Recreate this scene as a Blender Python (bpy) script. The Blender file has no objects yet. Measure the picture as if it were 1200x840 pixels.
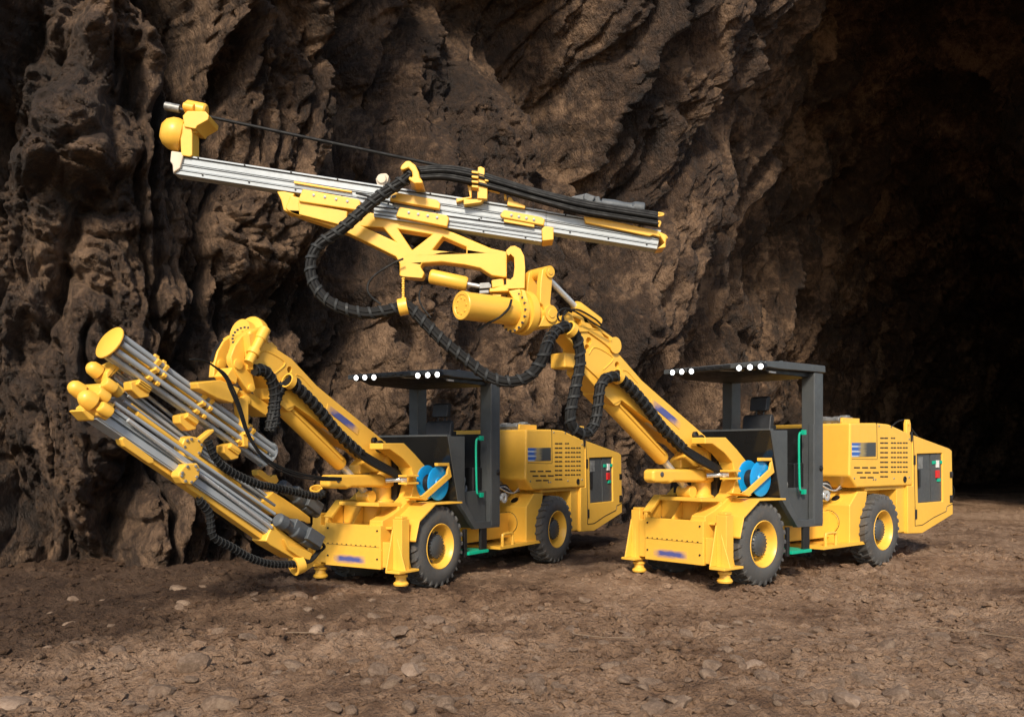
import bpy, bmesh, math, random
import numpy as np
from mathutils import Vector, Matrix
from mathutils.geometry import tessellate_polygon

random.seed(7); rng = np.random.default_rng(7)
scene = bpy.context.scene
COL = scene.collection
R_ = math.radians

# ------------------------------------------------------------------ camera
F_PX, HOR, CX, CZ = 1037.0, 533.0, 600.0, 1.55
cam_d = bpy.data.cameras.new('camera'); cam = bpy.data.objects.new('camera', cam_d); COL.objects.link(cam)
cam.location = (0, 0, CZ); cam.rotation_euler = (R_(90), 0, 0)
cam_d.sensor_width = 36; cam_d.lens = 36 * F_PX / 1200.0; cam_d.shift_y = (HOR - 420) / 1200.0
cam_d.clip_end = 2000; cam_d.clip_start = .05
scene.camera = cam

# ------------------------------------------------------------------ light
SUN_AZ, SUN_EL = 7.0, 36.0          # the sun stands behind the camera, to its left
w = bpy.data.worlds.new("World"); scene.world = w; w.use_nodes = True
nt = w.node_tree; nt.nodes.clear()
sky = nt.nodes.new('ShaderNodeTexSky'); sky.sky_type = 'NISHITA'; sky.sun_disc = False
sky.sun_elevation = R_(SUN_EL)
sky.sun_rotation = R_(180 + SUN_AZ)
bg = nt.nodes.new('ShaderNodeBackground'); bg.inputs[1].default_value = 0.05
out = nt.nodes.new('ShaderNodeOutputWorld')
nt.links.new(sky.outputs[0], bg.inputs[0]); nt.links.new(bg.outputs[0], out.inputs[0])
sd = bpy.data.lights.new('sun', 'SUN'); sd.energy = 1.5; sd.angle = R_(10); sd.color = (1.0, .88, .71)
sun = bpy.data.objects.new('sun', sd); COL.objects.link(sun)
to_sun = Vector((-math.sin(R_(SUN_AZ)) * math.cos(R_(SUN_EL)), -math.cos(R_(SUN_AZ)) * math.cos(R_(SUN_EL)), math.sin(R_(SUN_EL))))
sun.rotation_euler = to_sun.to_track_quat('Z', 'Y').to_euler(); sun.location = (-8, -12, 14)
scene.view_settings.view_transform = 'Standard'; scene.view_settings.look = 'None'
scene.view_settings.exposure = 1.68; scene.view_settings.gamma = 1.0
scene.cycles.max_bounces = 6; scene.cycles.diffuse_bounces = 2

# ------------------------------------------------------------------ materials
def new_mat(name):
    m = bpy.data.materials.new(name); m.use_nodes = True
    return m, m.node_tree.nodes, m.node_tree.links, m.node_tree.nodes['Principled BSDF']
def ramp(N, stops):
    r = N.new('ShaderNodeValToRGB'); e = r.color_ramp.elements
    while len(e) < len(stops): e.new(.5)
    for k, (p, c) in enumerate(stops): e[k].position = p; e[k].color = (*c, 1)
    return r
def noise(N, L, vec, scale, detail=4, rough=.55, dist=0):
    n = N.new('ShaderNodeTexNoise'); n.inputs['Scale'].default_value = scale; n.inputs['Detail'].default_value = detail
    n.inputs['Roughness'].default_value = rough; n.inputs['Distortion'].default_value = dist
    L.new(vec, n.inputs['Vector']); return n
def paint(name, col, rough=.4, metal=0.0, wear=.12, spec=.5, bump=.0, dust=0.0, scale=3.0):
    m, N, L, P = new_mat(name)
    tc = N.new('ShaderNodeTexCoord'); v = tc.outputs['Object']
    n = noise(N, L, v, scale, 6, .6)
    c2 = tuple(max(0, x * (1 - wear)) for x in col)
    r = ramp(N, [(.3, c2), (.62, col)]); L.new(n.outputs[0], r.inputs[0])
    last = r.outputs[0]
    if dust:
        n2 = noise(N, L, v, 9, 8, .7); r2 = ramp(N, [(.52, (0, 0, 0)), (.75, (dust,) * 3)])
        L.new(n2.outputs[0], r2.inputs[0])
        mx = N.new('ShaderNodeMix'); mx.data_type = 'RGBA'; mx.inputs[7].default_value = (.16, .115, .075, 1)
        L.new(r2.outputs[0], mx.inputs[0]); L.new(last, mx.inputs[6]); last = mx.outputs[2]
    L.new(last, P.inputs['Base Color'])
    n3 = noise(N, L, v, 14, 5, .6); r3 = ramp(N, [(.3, (rough * .8,) * 3), (.7, (min(1, rough * 1.35),) * 3)])
    L.new(n3.outputs[0], r3.inputs[0]); L.new(r3.outputs[0], P.inputs['Roughness'])
    P.inputs['Metallic'].default_value = metal; P.inputs['Specular IOR Level'].default_value = spec
    if bump:
        b = N.new('ShaderNodeBump'); b.inputs['Strength'].default_value = bump; b.inputs['Distance'].default_value = .01
        n4 = noise(N, L, v, 60, 4); L.new(n4.outputs[0], b.inputs['Height']); L.new(b.outputs[0], P.inputs['Normal'])
    return m
M = {}
M['yellow'] = paint('yellow_paint', (.90, .50, .064), .36, wear=.07, dust=.10, scale=2)
M['charcoal'] = paint('charcoal_paint', (.07, .076, .079), .42, wear=.2, dust=.1)
M['black'] = paint('black_plastic', (.012, .012, .013), .45, wear=.2)
M['gloss'] = paint('glossy_black', (.016, .016, .016), .12, wear=.1)
M['rubber'] = paint('tyre_rubber', (.085, .083, .080), .75, wear=.3, dust=.5, bump=.25)
M['hose'] = paint('hose_rubber', (.010, .010, .010), .6, wear=.2, spec=.3)
M['wrap'] = paint('hose_wrap', (.030, .032, .033), .6, wear=.25, spec=.3)
M['steel'] = paint('aluminium', (.40, .435, .46), .45, metal=.15, wear=.10, scale=2.5, dust=.08)
M['chrome'] = paint('polished_rod', (.62, .64, .65), .22, metal=.45, wear=.05)
M['drill'] = paint('grey_casting', (.085, .095, .105), .5, wear=.25, bump=.2)
M['engine'] = paint('engine_metal', (.33, .33, .32), .45, metal=.5, wear=.5, scale=14)
M['blue'] = paint('blue_plastic', (.006, .30, .70), .36, wear=.08)
M['green'] = paint('green_paint', (.0, .42, .25), .4, wear=.08)
M['red'] = paint('red_plastic', (.6, .02, .02), .35, wear=.05)
M['white'] = paint('white_plastic', (.75, .75, .73), .4, wear=.05)
M['pale'] = paint('pale_metal', (.66, .55, .42), .5, wear=.15)
M['straw'] = paint('dry_straw', (.24, .17, .11), .7, wear=.2)
M['hub'] = paint('hub_casting', (.07, .075, .078), .45, wear=.2, dust=.2)
M['seat'] = paint('seat_vinyl', (.02, .021, .024), .5, wear=.15)
m, N, L, P = new_mat('lamp_glow'); P.inputs['Base Color'].default_value = (.9, .9, .88, 1)
P.inputs['Emission Color'].default_value = (1, .97, .92, 1); P.inputs['Emission Strength'].default_value = 2.2; M['lamp'] = m

def decal(name, kind):
    m, N, L, P = new_mat(name); tc = N.new('ShaderNodeTexCoord')
    g = tc.outputs['Generated']
    sx = N.new('ShaderNodeSeparateXYZ'); L.new(g, sx.inputs[0])
    n = noise(N, L, g, 5, 3)
    return m, N, L, P, sx, n, g
def edge_mask(N, L, sock, lo, hi, n, amp):
    """1 in the middle of a 0..1 coordinate, fading to 0 at either end, the fade broken by noise"""
    a = N.new('ShaderNodeMath'); a.operation = 'SUBTRACT'; L.new(sock, a.inputs[0]); a.inputs[1].default_value = .5
    b = N.new('ShaderNodeMath'); b.operation = 'ABSOLUTE'; L.new(a.outputs[0], b.inputs[0])
    c = N.new('ShaderNodeMath'); c.operation = 'MULTIPLY_ADD'; L.new(n.outputs[0], c.inputs[0]); c.inputs[1].default_value = amp; L.new(b.outputs[0], c.inputs[2])
    d = N.new('ShaderNodeMapRange'); L.new(c.outputs[0], d.inputs[0]); d.inputs[1].default_value = lo; d.inputs[2].default_value = hi
    d.inputs[3].default_value = 1; d.inputs[4].default_value = 0
    return d.outputs[0]
def blue_decal(name, axis):
    m, N, L, P, sx, n, g = decal(name, 0)
    a = edge_mask(N, L, sx.outputs[axis], .42, .66, n, .25); b = edge_mask(N, L, sx.outputs[2], .30, .66, n, .3)
    mu = N.new('ShaderNodeMath'); mu.operation = 'MULTIPLY'; L.new(a, mu.inputs[0]); L.new(b, mu.inputs[1])
    mx = N.new('ShaderNodeMix'); mx.data_type = 'RGBA'; mx.inputs[6].default_value = (.90, .50, .064, 1); mx.inputs[7].default_value = (.085, .10, .30, 1)
    L.new(mu.outputs[0], mx.inputs[0]); L.new(mx.outputs[2], P.inputs['Base Color']); P.inputs['Roughness'].default_value = .4
    return m
M['decal_y'] = blue_decal('blurred_blue_print', 1)
M['decal_x'] = blue_decal('blurred_blue_print_long', 0)
# badge on the hood: blue stripes left on grey, a soft yellow smear in the middle
m, N, L, P, sx, n, g = decal('badge_print', 0)
wv = N.new('ShaderNodeMath'); wv.operation = 'MULTIPLY'; L.new(sx.outputs[2], wv.inputs[0]); wv.inputs[1].default_value = 3.0
fr = N.new('ShaderNodeMath'); fr.operation = 'FRACT'; L.new(wv.outputs[0], fr.inputs[0])
st = ramp(N, [(.0, (.5, .55, .6)), (.22, (.5, .55, .6)), (.34, (.03, .12, .45)), (.9, (.03, .12, .45)), (1., (.5, .55, .6))]); L.new(fr.outputs[0], st.inputs[0])
gr = ramp(N, [(.0, (0, 0, 0)), (.35, (0, 0, 0)), (.5, (1, 1, 1))]);
ad = N.new('ShaderNodeMath'); ad.operation = 'MULTIPLY_ADD'; L.new(n.outputs[0], ad.inputs[0]); ad.inputs[1].default_value = .25; L.new(sx.outputs[0], ad.inputs[2])
L.new(ad.outputs[0], gr.inputs[0])
gy = ramp(N, [(.35, (.045, .05, .052)), (.48, (.35, .26, .09)), (.58, (.3, .24, .12)), (.75, (.05, .055, .058))]); L.new(ad.outputs[0], gy.inputs[0])
mx = N.new('ShaderNodeMix'); mx.data_type = 'RGBA'; L.new(gr.outputs[0], mx.inputs[0]); L.new(st.outputs[0], mx.inputs[6]); L.new(gy.outputs[0], mx.inputs[7])
L.new(mx.outputs[2], P.inputs['Base Color']); P.inputs['Roughness'].default_value = .35; M['badge'] = m

def rock_mat(name, dark, mid, light, bump=.6, fine=22, dist=.03, soft=False):
    m, N, L, P = new_mat(name); tc = N.new('ShaderNodeTexCoord'); v = tc.outputs['Object']
    n1 = noise(N, L, v, .55, 6, .6); n2 = noise(N, L, v, 4.5, 8, .7, .3)
    ad = N.new('ShaderNodeMath'); ad.operation = 'MULTIPLY_ADD'; L.new(n1.outputs[0], ad.inputs[0]); ad.inputs[1].default_value = .55; 
    mu = N.new('ShaderNodeMath'); mu.operation = 'MULTIPLY'; L.new(n2.outputs[0], mu.inputs[0]); mu.inputs[1].default_value = .45
    L.new(mu.outputs[0], ad.inputs[2])
    r = ramp(N, [(.40, dark), (.5, mid), (.60, light)]); L.new(ad.outputs[0], r.inputs[0]); L.new(r.outputs[0], P.inputs['Base Color'])
    P.inputs['Roughness'].default_value = .66 if soft else .88; P.inputs['Specular IOR Level'].default_value = .5 if soft else .3
    if soft:
        mp = N.new('ShaderNodeMapping'); mp.inputs['Scale'].default_value = (1, 1, .5); mp.inputs['Rotation'].default_value = (0, .25, 0); L.new(v, mp.inputs[0]); v = mp.outputs[0]
    n3 = noise(N, L, v, fine, 9, .68, .2); n4 = noise(N, L, v, fine * 4, 5, .6)
    a2 = N.new('ShaderNodeMath'); a2.operation = 'MULTIPLY_ADD'; L.new(n4.outputs[0], a2.inputs[0]); a2.inputs[1].default_value = .3; L.new(n3.outputs[0], a2.inputs[2])
    h_ = a2.outputs[0]
    if soft:                                                     # chipped faces: tilted cells cut by cracks
        wn = noise(N, L, v, 3, 3); vm = N.new('ShaderNodeMixRGB'); vm.inputs[0].default_value = .12; L.new(v, vm.inputs[1]); L.new(wn.outputs['Color'], vm.inputs[2])
        for sc_, am in ((3.2, 1.5), (8.5, .6)):
            vo = N.new('ShaderNodeTexVoronoi'); vo.feature = 'F1'; vo.inputs['Scale'].default_value = sc_; L.new(vm.outputs[0], vo.inputs['Vector'])
            dp = N.new('ShaderNodeVectorMath'); dp.operation = 'SUBTRACT'; L.new(vm.outputs[0], dp.inputs[0]); L.new(vo.outputs['Position'], dp.inputs[1])
            ct = N.new('ShaderNodeVectorMath'); ct.operation = 'SUBTRACT'; L.new(vo.outputs['Color'], ct.inputs[0]); ct.inputs[1].default_value = (.5, .5, .5)
            dt = N.new('ShaderNodeVectorMath'); dt.operation = 'DOT_PRODUCT'; L.new(dp.outputs[0], dt.inputs[0]); L.new(ct.outputs[0], dt.inputs[1])
            ma = N.new('ShaderNodeMath'); ma.operation = 'MULTIPLY_ADD'; L.new(dt.outputs['Value'], ma.inputs[0]); ma.inputs[1].default_value = am * 3; L.new(h_, ma.inputs[2]); h_ = ma.outputs[0]
    b = N.new('ShaderNodeBump'); b.inputs['Strength'].default_value = bump; b.inputs['Distance'].default_value = dist
    L.new(h_, b.inputs['Height']); L.new(b.outputs[0], P.inputs['Normal'])
    return m
M['rock'] = rock_mat('tunnel_rock', (.021, .011, .006), (.064, .035, .019), (.235, .143, .083), 1.0, 8, .2, True)
M['dirt'] = rock_mat('trodden_dirt', (.15, .084, .048), (.295, .182, .110), (.42, .28, .185), 1.0, 11, .12)
# soil colour darkens leftwards and with distance, the edge broken by noise
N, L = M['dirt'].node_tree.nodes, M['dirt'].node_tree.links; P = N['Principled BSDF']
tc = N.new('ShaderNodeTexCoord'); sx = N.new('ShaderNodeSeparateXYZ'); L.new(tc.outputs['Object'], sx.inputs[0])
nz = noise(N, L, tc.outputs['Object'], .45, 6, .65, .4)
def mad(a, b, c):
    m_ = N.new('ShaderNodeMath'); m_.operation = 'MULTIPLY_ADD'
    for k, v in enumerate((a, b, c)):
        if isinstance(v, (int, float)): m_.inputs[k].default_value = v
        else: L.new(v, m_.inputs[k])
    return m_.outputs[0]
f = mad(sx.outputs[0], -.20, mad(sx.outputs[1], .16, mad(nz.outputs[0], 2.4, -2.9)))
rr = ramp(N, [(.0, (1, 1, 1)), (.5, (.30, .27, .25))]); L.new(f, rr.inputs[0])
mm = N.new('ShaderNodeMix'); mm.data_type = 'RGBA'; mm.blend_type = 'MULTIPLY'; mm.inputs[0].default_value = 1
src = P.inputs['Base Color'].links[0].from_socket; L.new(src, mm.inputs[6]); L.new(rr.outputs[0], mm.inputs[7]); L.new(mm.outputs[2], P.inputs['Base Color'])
M['stone'] = rock_mat('loose_stone', (.19, .125, .083), (.28, .19, .13), (.38, .27, .19), .8, 18, .03)
M['palestone'] = rock_mat('pale_stone', (.22, .15, .10), (.30, .21, .15), (.39, .28, .20), .6, 18, .02)

# ------------------------------------------------------------------ numpy noise
def _hash(ix, iy, iz, seed):
    h = (ix.astype(np.int64) * 374761393 + iy.astype(np.int64) * 668265263 + iz.astype(np.int64) * 2147483647 + seed * 144665) & 0xffffffff
    h = ((h ^ (h >> 13)) * 1274126177) & 0xffffffff
    h = ((h ^ (h >> 16)) * 2246822519) & 0xffffffff
    return ((h ^ (h >> 15)) & 0xffff) / 65535.0
def vnoise(x, y, z, seed=0):
    ix, iy, iz = np.floor(x), np.floor(y), np.floor(z); fx, fy, fz = x - ix, y - iy, z - iz
    ux, uy, uz = [f * f * f * (f * (f * 6 - 15) + 10) for f in (fx, fy, fz)]
    r = 0
    for dx in (0, 1):
        for dy in (0, 1):
            for dz in (0, 1):
                r = r + _hash(ix + dx, iy + dy, iz + dz, seed) * (ux if dx else 1 - ux) * (uy if dy else 1 - uy) * (uz if dz else 1 - uz)
    return r * 2 - 1
def fbm(x, y, z, o=4, seed=0, gain=.5, lac=2.03):
    a, s, f = 1., 0, 1.
    for k in range(o):
        s = s + a * vnoise(x * f, y * f, z * f, seed + k * 17); a *= gain; f *= lac
    return s
def ridged(x, y, z, o=4, seed=0, gain=.5):
    a, s, f = 1., 0, 1.
    for k in range(o):
        s = s + a * (1 - 2 * np.abs(vnoise(x * f, y * f, z * f, seed + k * 31))); a *= gain; f *= 2.07
    return s
def cells(x, y, seed=0):
    """distance to the nearest border of a 2-D cell pattern and a height per cell"""
    ix, iy = np.floor(x), np.floor(y); d1 = np.full(x.shape, 9.); d2 = np.full(x.shape, 9.); hid = np.zeros(x.shape)
    zz = np.zeros(x.shape)
    for dx in (-1, 0, 1):
        for dy in (-1, 0, 1):
            cx, cy = ix + dx, iy + dy
            px = cx + _hash(cx, cy, zz, seed); py = cy + _hash(cx, cy, zz, seed + 5)
            d = np.hypot(px - x, py - y); h = _hash(cx, cy, zz, seed + 9)
            n = d < d1
            d2 = np.where(n, d1, np.minimum(d2, d)); hid = np.where(n, h, hid); d1 = np.where(n, d, d1)
    return d2 - d1, hid, d1
def facets(x, y, seed, tilt=1.0):
    """broken faces: every cell is a tilted plane; returns its height, the distance to the border and a value per cell"""
    ix, iy = np.floor(x), np.floor(y); zz = np.zeros(x.shape)
    d1 = np.full(x.shape, 9.); d2 = np.full(x.shape, 9.); hh = np.zeros(x.shape); hid = np.zeros(x.shape)
    for dx in (-1, 0, 1):
        for dy in (-1, 0, 1):
            cx, cy = ix + dx, iy + dy
            ex = x - (cx + _hash(cx, cy, zz, seed)); ey = y - (cy + _hash(cx, cy, zz, seed + 5))
            d = np.hypot(ex, ey); h = _hash(cx, cy, zz, seed + 9)
            p = h - .5 + tilt * ((_hash(cx, cy, zz, seed + 13) - .5) * ex + (_hash(cx, cy, zz, seed + 17) - .5) * ey)
            n = d < d1
            d2 = np.where(n, d1, np.minimum(d2, d)); hh = np.where(n, p, hh); hid = np.where(n, h, hid); d1 = np.where(n, d, d1)
    return hh, d2 - d1, hid
def smooth01(v, a, b):
    t = np.clip((v - a) / (b - a), 0, 1); return t * t * (3 - 2 * t)

def grid_object(name, X, Y, Z, mat):
    ny, nx = X.shape
    co = np.stack([X, Y, Z], -1).reshape(-1, 3).astype(np.float32)
    i = np.arange(ny * nx).reshape(ny, nx)
    q = np.stack([i[:-1, :-1], i[:-1, 1:], i[1:, 1:], i[1:, :-1]], -1).reshape(-1, 4)
    me = bpy.data.meshes.new(name); me.vertices.add(len(co)); me.vertices.foreach_set('co', co.ravel())
    me.loops.add(q.size); me.loops.foreach_set('vertex_index', q.ravel().astype(np.int32))
    me.polygons.add(len(q)); me.polygons.foreach_set('loop_start', np.arange(0, q.size, 4, dtype=np.int32))
    me.polygons.foreach_set('use_smooth', np.ones(len(q), dtype=bool))
    me.update(calc_edges=True); me.materials.append(mat)
    o = bpy.data.objects.new(name, me); COL.objects.link(o); o['kind'] = 'structure'
    return o

# ------------------------------------------------------------------ the tunnel wall: an arch swept along the left wall's foot
WALL = np.array([(-22, 10.6), (-12, 11.3), (-6.7, 11.7), (-3.9, 13.3), (-.7, 16.6), (2.6, 20.4), (5.8, 25.8), (10, 32.6), (15.5, 40), (23, 46.5), (34, 52), (48, 55), (64, 55)], float)
def wall_curve():
    pts = []
    P0 = np.vstack([2 * WALL[0] - WALL[1], WALL, 2 * WALL[-1] - WALL[-2]])
    for k in range(len(WALL) - 1):
        a, b, c, d = P0[k:k + 4]
        for t in np.linspace(0, 1, 60, endpoint=False):
            pts.append(.5 * ((2 * b) + (-a + c) * t + (2 * a - 5 * b + 4 * c - d) * t * t + (-a + 3 * b - 3 * c + d) * t ** 3))
    return np.array(pts)
WC = wall_curve(); seg = np.hypot(*np.diff(WC, axis=0).T); WS = np.concatenate([[0], np.cumsum(seg)])
def wall_at(s):
    p = np.stack([np.interp(s, WS, WC[:, 0]), np.interp(s, WS, WC[:, 1])], -1)
    e = .6; q = np.stack([np.interp(s + e, WS, WC[:, 0]) - np.interp(s - e, WS, WC[:, 0]), np.interp(s + e, WS, WC[:, 1]) - np.interp(s - e, WS, WC[:, 1])], -1)
    q /= np.linalg.norm(q, axis=-1, keepdims=True)
    return p, np.stack([q[..., 1], -q[..., 0]], -1)
def build_tunnel():
    ss = [2.0]
    while ss[-1] < WS[-1] - .8:
        p, _ = wall_at(np.array(ss[-1])); ss.append(ss[-1] + .0021 * max(8.5, np.hypot(p[0], p[1])))
    s = np.array(ss); ns = len(s); nt_ = 560
    p, nrm = wall_at(s)
    near = 1 - smooth01(p[:, 0], -2.5, 5.0)                       # 1 at the open rock face on the left, 0 in the tunnel
    t = np.linspace(0, 1, nt_)[:, None]; nr = near[None, :]
    def along(xs, vs):
        q = np.interp(p[:, 0], xs, vs); k = np.ones(41) / 41; return np.convolve(np.pad(q, 20, mode='edge'), k, 'valid')
    W = along((-5, -1, 2.5, 8, 16), (4.5, 5.5, 6.2, 5.4, 4.6)); Hh = along((-3, 6, 13, 26), (15, 16.2, 12.4, 9.0)); tmax = np.radians(along((1.6, 6.2), (55, 180)))
    th = tmax[None, :] * t ** .97
    wd, hz = W[None, :] * (1 - np.cos(th)), Hh[None, :] * np.sin(th) ** .95 - .5
    Sg = np.broadcast_to(s[None, :], wd.shape)
    gw = np.gradient(wd, axis=0); gh = np.gradient(hz, axis=0); gl = np.hypot(gw, gh) + 1e-9
    A = np.cumsum(gl, axis=0)                                     # length along the ring
    nw, nh = gh / gl, -gw / gl
    o = np.zeros(A.shape); tn = 1 - nr; gz_ = .58 + .42 * smooth01(p[:, 0], -4.5, 2.5)[None, :]      # where the wall is seen along its length
    # slanting strata: coordinates that lean, warped at every scale, drawn out along the rings
    lean = -.16
    ux = Sg + lean * A + .75 * fbm(Sg * .20, A * .12, o + 3, 3, 3); uy = (A + .8 * fbm(Sg * .22, A * .18, o + 9, 3, 5)) / 2.9
    big = fbm(ux * .22, uy * .3, o, 3, 11, .5)
    f1, e1, h1 = facets(ux * .40, uy * .45, 21, 1.7)
    vx = ux + .15 * fbm(Sg * 1.0, A * .40, o + 1, 3, 41); vy = uy + .12 * fbm(Sg * .9, A * .5, o + 4, 3, 43)
    f2, e2, h2 = facets(vx * 1.05, vy * 1.1, 23, 1.9)
    f3, e3, h3 = facets(vx * 2.7 + .8 * vy, vy * (2.7 + 1.6 * nr), 25, 1.9)
    zx = vx + .04 * fbm(Sg * 4.2, A * 1.6, o + 2, 3, 47); zy = vy + .04 * fbm(Sg * 3.8, A * 2, o + 6, 3, 49)
    f4, e4, h4 = facets(zx * 6.5 - 2.5 * zy, zy * (7.0 + 7 * nr), 27, 1.9)
    def plate(f, e, wd_, amp, groove): k = smooth01(e, 0, wd_); return amp * f * k - groove * (1 - k) ** 1.5
    d = .7 * big * (1 - .7 * tn) + plate(f1, e1, .34, 1.3, .95) * (1 - .72 * tn) + plate(f2, e2, .36, .62, .50) * (1 - .62 * gz_) + plate(f3, e3, .30, .34, .26) * (1 - .82 * gz_) + plate(f4, e4, .34, .15, .10) * (1 - .72 * gz_) + .3
    def cleft(n, wd_, m): return np.exp(-(n / wd_) ** 2) * m
    cl = vnoise(ux * .40, uy * .16, o + 6, 171)                    # deep clefts, three sizes
    d -= 2.6 * (1 - .9 * tn) * cleft(cl, .17, smooth01(vnoise(ux * .2, uy * .22, o + 1, 173), -.55, .0))
    cl2 = vnoise(vx * .95, vy * .42, o + 16, 65) + .10 * vnoise(vx * 3, vy * 3, o, 66)
    d -= 1.0 * (1 - .5 * tn) * cleft(cl2, .13, smooth01(vnoise(vx * .4, vy * .45, o + 1, 67), -.45, .1))
    cl3 = vnoise(zx * 2.5, zy * 1.3, o + 26, 68) + .12 * vnoise(zx * 7, zy * 8, o, 69)
    d -= .34 * (1 - .6 * gz_) * cleft(cl3, .13, smooth01(vnoise(vx * .9, vy * 1.1, o + 3, 70), -.4, .2))
    for fx_, fy_, w_, dp_, sd_ in ((1.1, .26, .075, .75, 301), (1.9, .42, .07, .50, 305), (3.6, .9, .08, .26, 309), (7.5, 2.2, .10, .10, 313)):      # open joints
        jn = vnoise(vx * fx_ + .35 * fx_ * vy, vy * fy_, o + sd_, sd_) + .10 * vnoise(zx * fx_ * 3, zy * fx_ * 1.2, o, sd_ + 1)
        d -= dp_ * cleft(jn, w_, smooth01(vnoise(vx * fx_ * .4, vy * fy_ * .7, o + 3, sd_ + 2), -.35, .1))
    d += (.05 + .08 * tn) * ridged(vx * 2.0, vy * 1.5, o + 2, 4, 51, .55) + .075 * (1 - .55 * gz_) * ridged(zx * 5, zy * (5 + 6 * nr), o, 4, 71, .62) + .035 * (1 - .5 * gz_) * fbm(zx * 14, zy * 20, o, 3, 74, .65)
    d += (.22 * gz_ + .18 * tn) * ridged(ux * .55, uy * .16, o + 3, 2, 91) + gz_ * ((.26 + .08 * tn) * ridged(vx * 1.3, vy * .30, o + 5, 3, 92, .5) + (.12 + .06 * tn) * ridged(vx * 3.4, vy * .75, o + 7, 3, 93, .55))     # rings of the bored tunnel
    d *= .6 + .4 * smooth01(A, .0, 1.5)
    wd2, hz2 = wd + nw * d, hz + nh * d
    along = .10 * fbm(Sg * 1.3, A * 1.1, A * 0 + 7, 3, 95)
    tx, ty = -nrm[:, 1], nrm[:, 0]
    X = p[None, :, 0] + nrm[None, :, 0] * wd2 + tx[None, :] * along
    Y = p[None, :, 1] + nrm[None, :, 1] * wd2 + ty[None, :] * along
    grid_object('tunnel_wall', X, Y, hz2, M['rock'])
build_tunnel()

# ------------------------------------------------------------------ the floor
def ground_z(X, Y, fine=True):
    o = np.zeros(X.shape)
    z = .05 * fbm(X * .35, Y * .35, o, 3, 201) + .035 * fbm(X * 1.3, Y * 1.1, o + 2, 4, 205, .55)
    if fine:
        e, h, c = cells(X * 3.2 + .5 * fbm(X * 2, Y * 2, o, 2, 1), Y * 3.2, 207)
        clod = smooth01(vnoise(X * .7, Y * .9, o, 209), .0, .5)
        z += clod * .14 * np.clip(.5 - c, 0, 1) * (h > .35)
        e, h, c = cells(X * 9, Y * 9, 211)
        z += .075 * np.clip(.5 - c, 0, 1) * (h > .45) * (.35 + .65 * clod)
        z += .016 * ridged(X * 3.5 + .6 * Y, Y * 6, o, 4, 213, .6) + .010 * fbm(X * 18, Y * 18, o, 3, 215)
        z -= .05 * np.exp(-(vnoise(X * .55 + .2 * Y, Y * 1.3, o + 5, 217) / .06) ** 2) * clod
    # flattened where the rigs stand
    return z - .012
def build_ground():
    ry = [-40., -10, -2, 1.5, 3.2, 4.0]
    while ry[-1] < 60: ry.append(ry[-1] + max(.012, ry[-1] ** 2 / 1100.0 * .75))
    ry += [80, 120, 200, 400]
    a = np.concatenate([[-30, -12, -5, -2, -1.2], np.linspace(-.72, .78, 900), [1.2, 2, 5, 12, 30]])
    Yg = np.array(ry)[:, None] + 0 * a[None, :]; Xg = a[None, :] * (np.abs(Yg) + 1.0)
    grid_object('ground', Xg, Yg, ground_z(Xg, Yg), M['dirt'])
build_ground()

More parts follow.
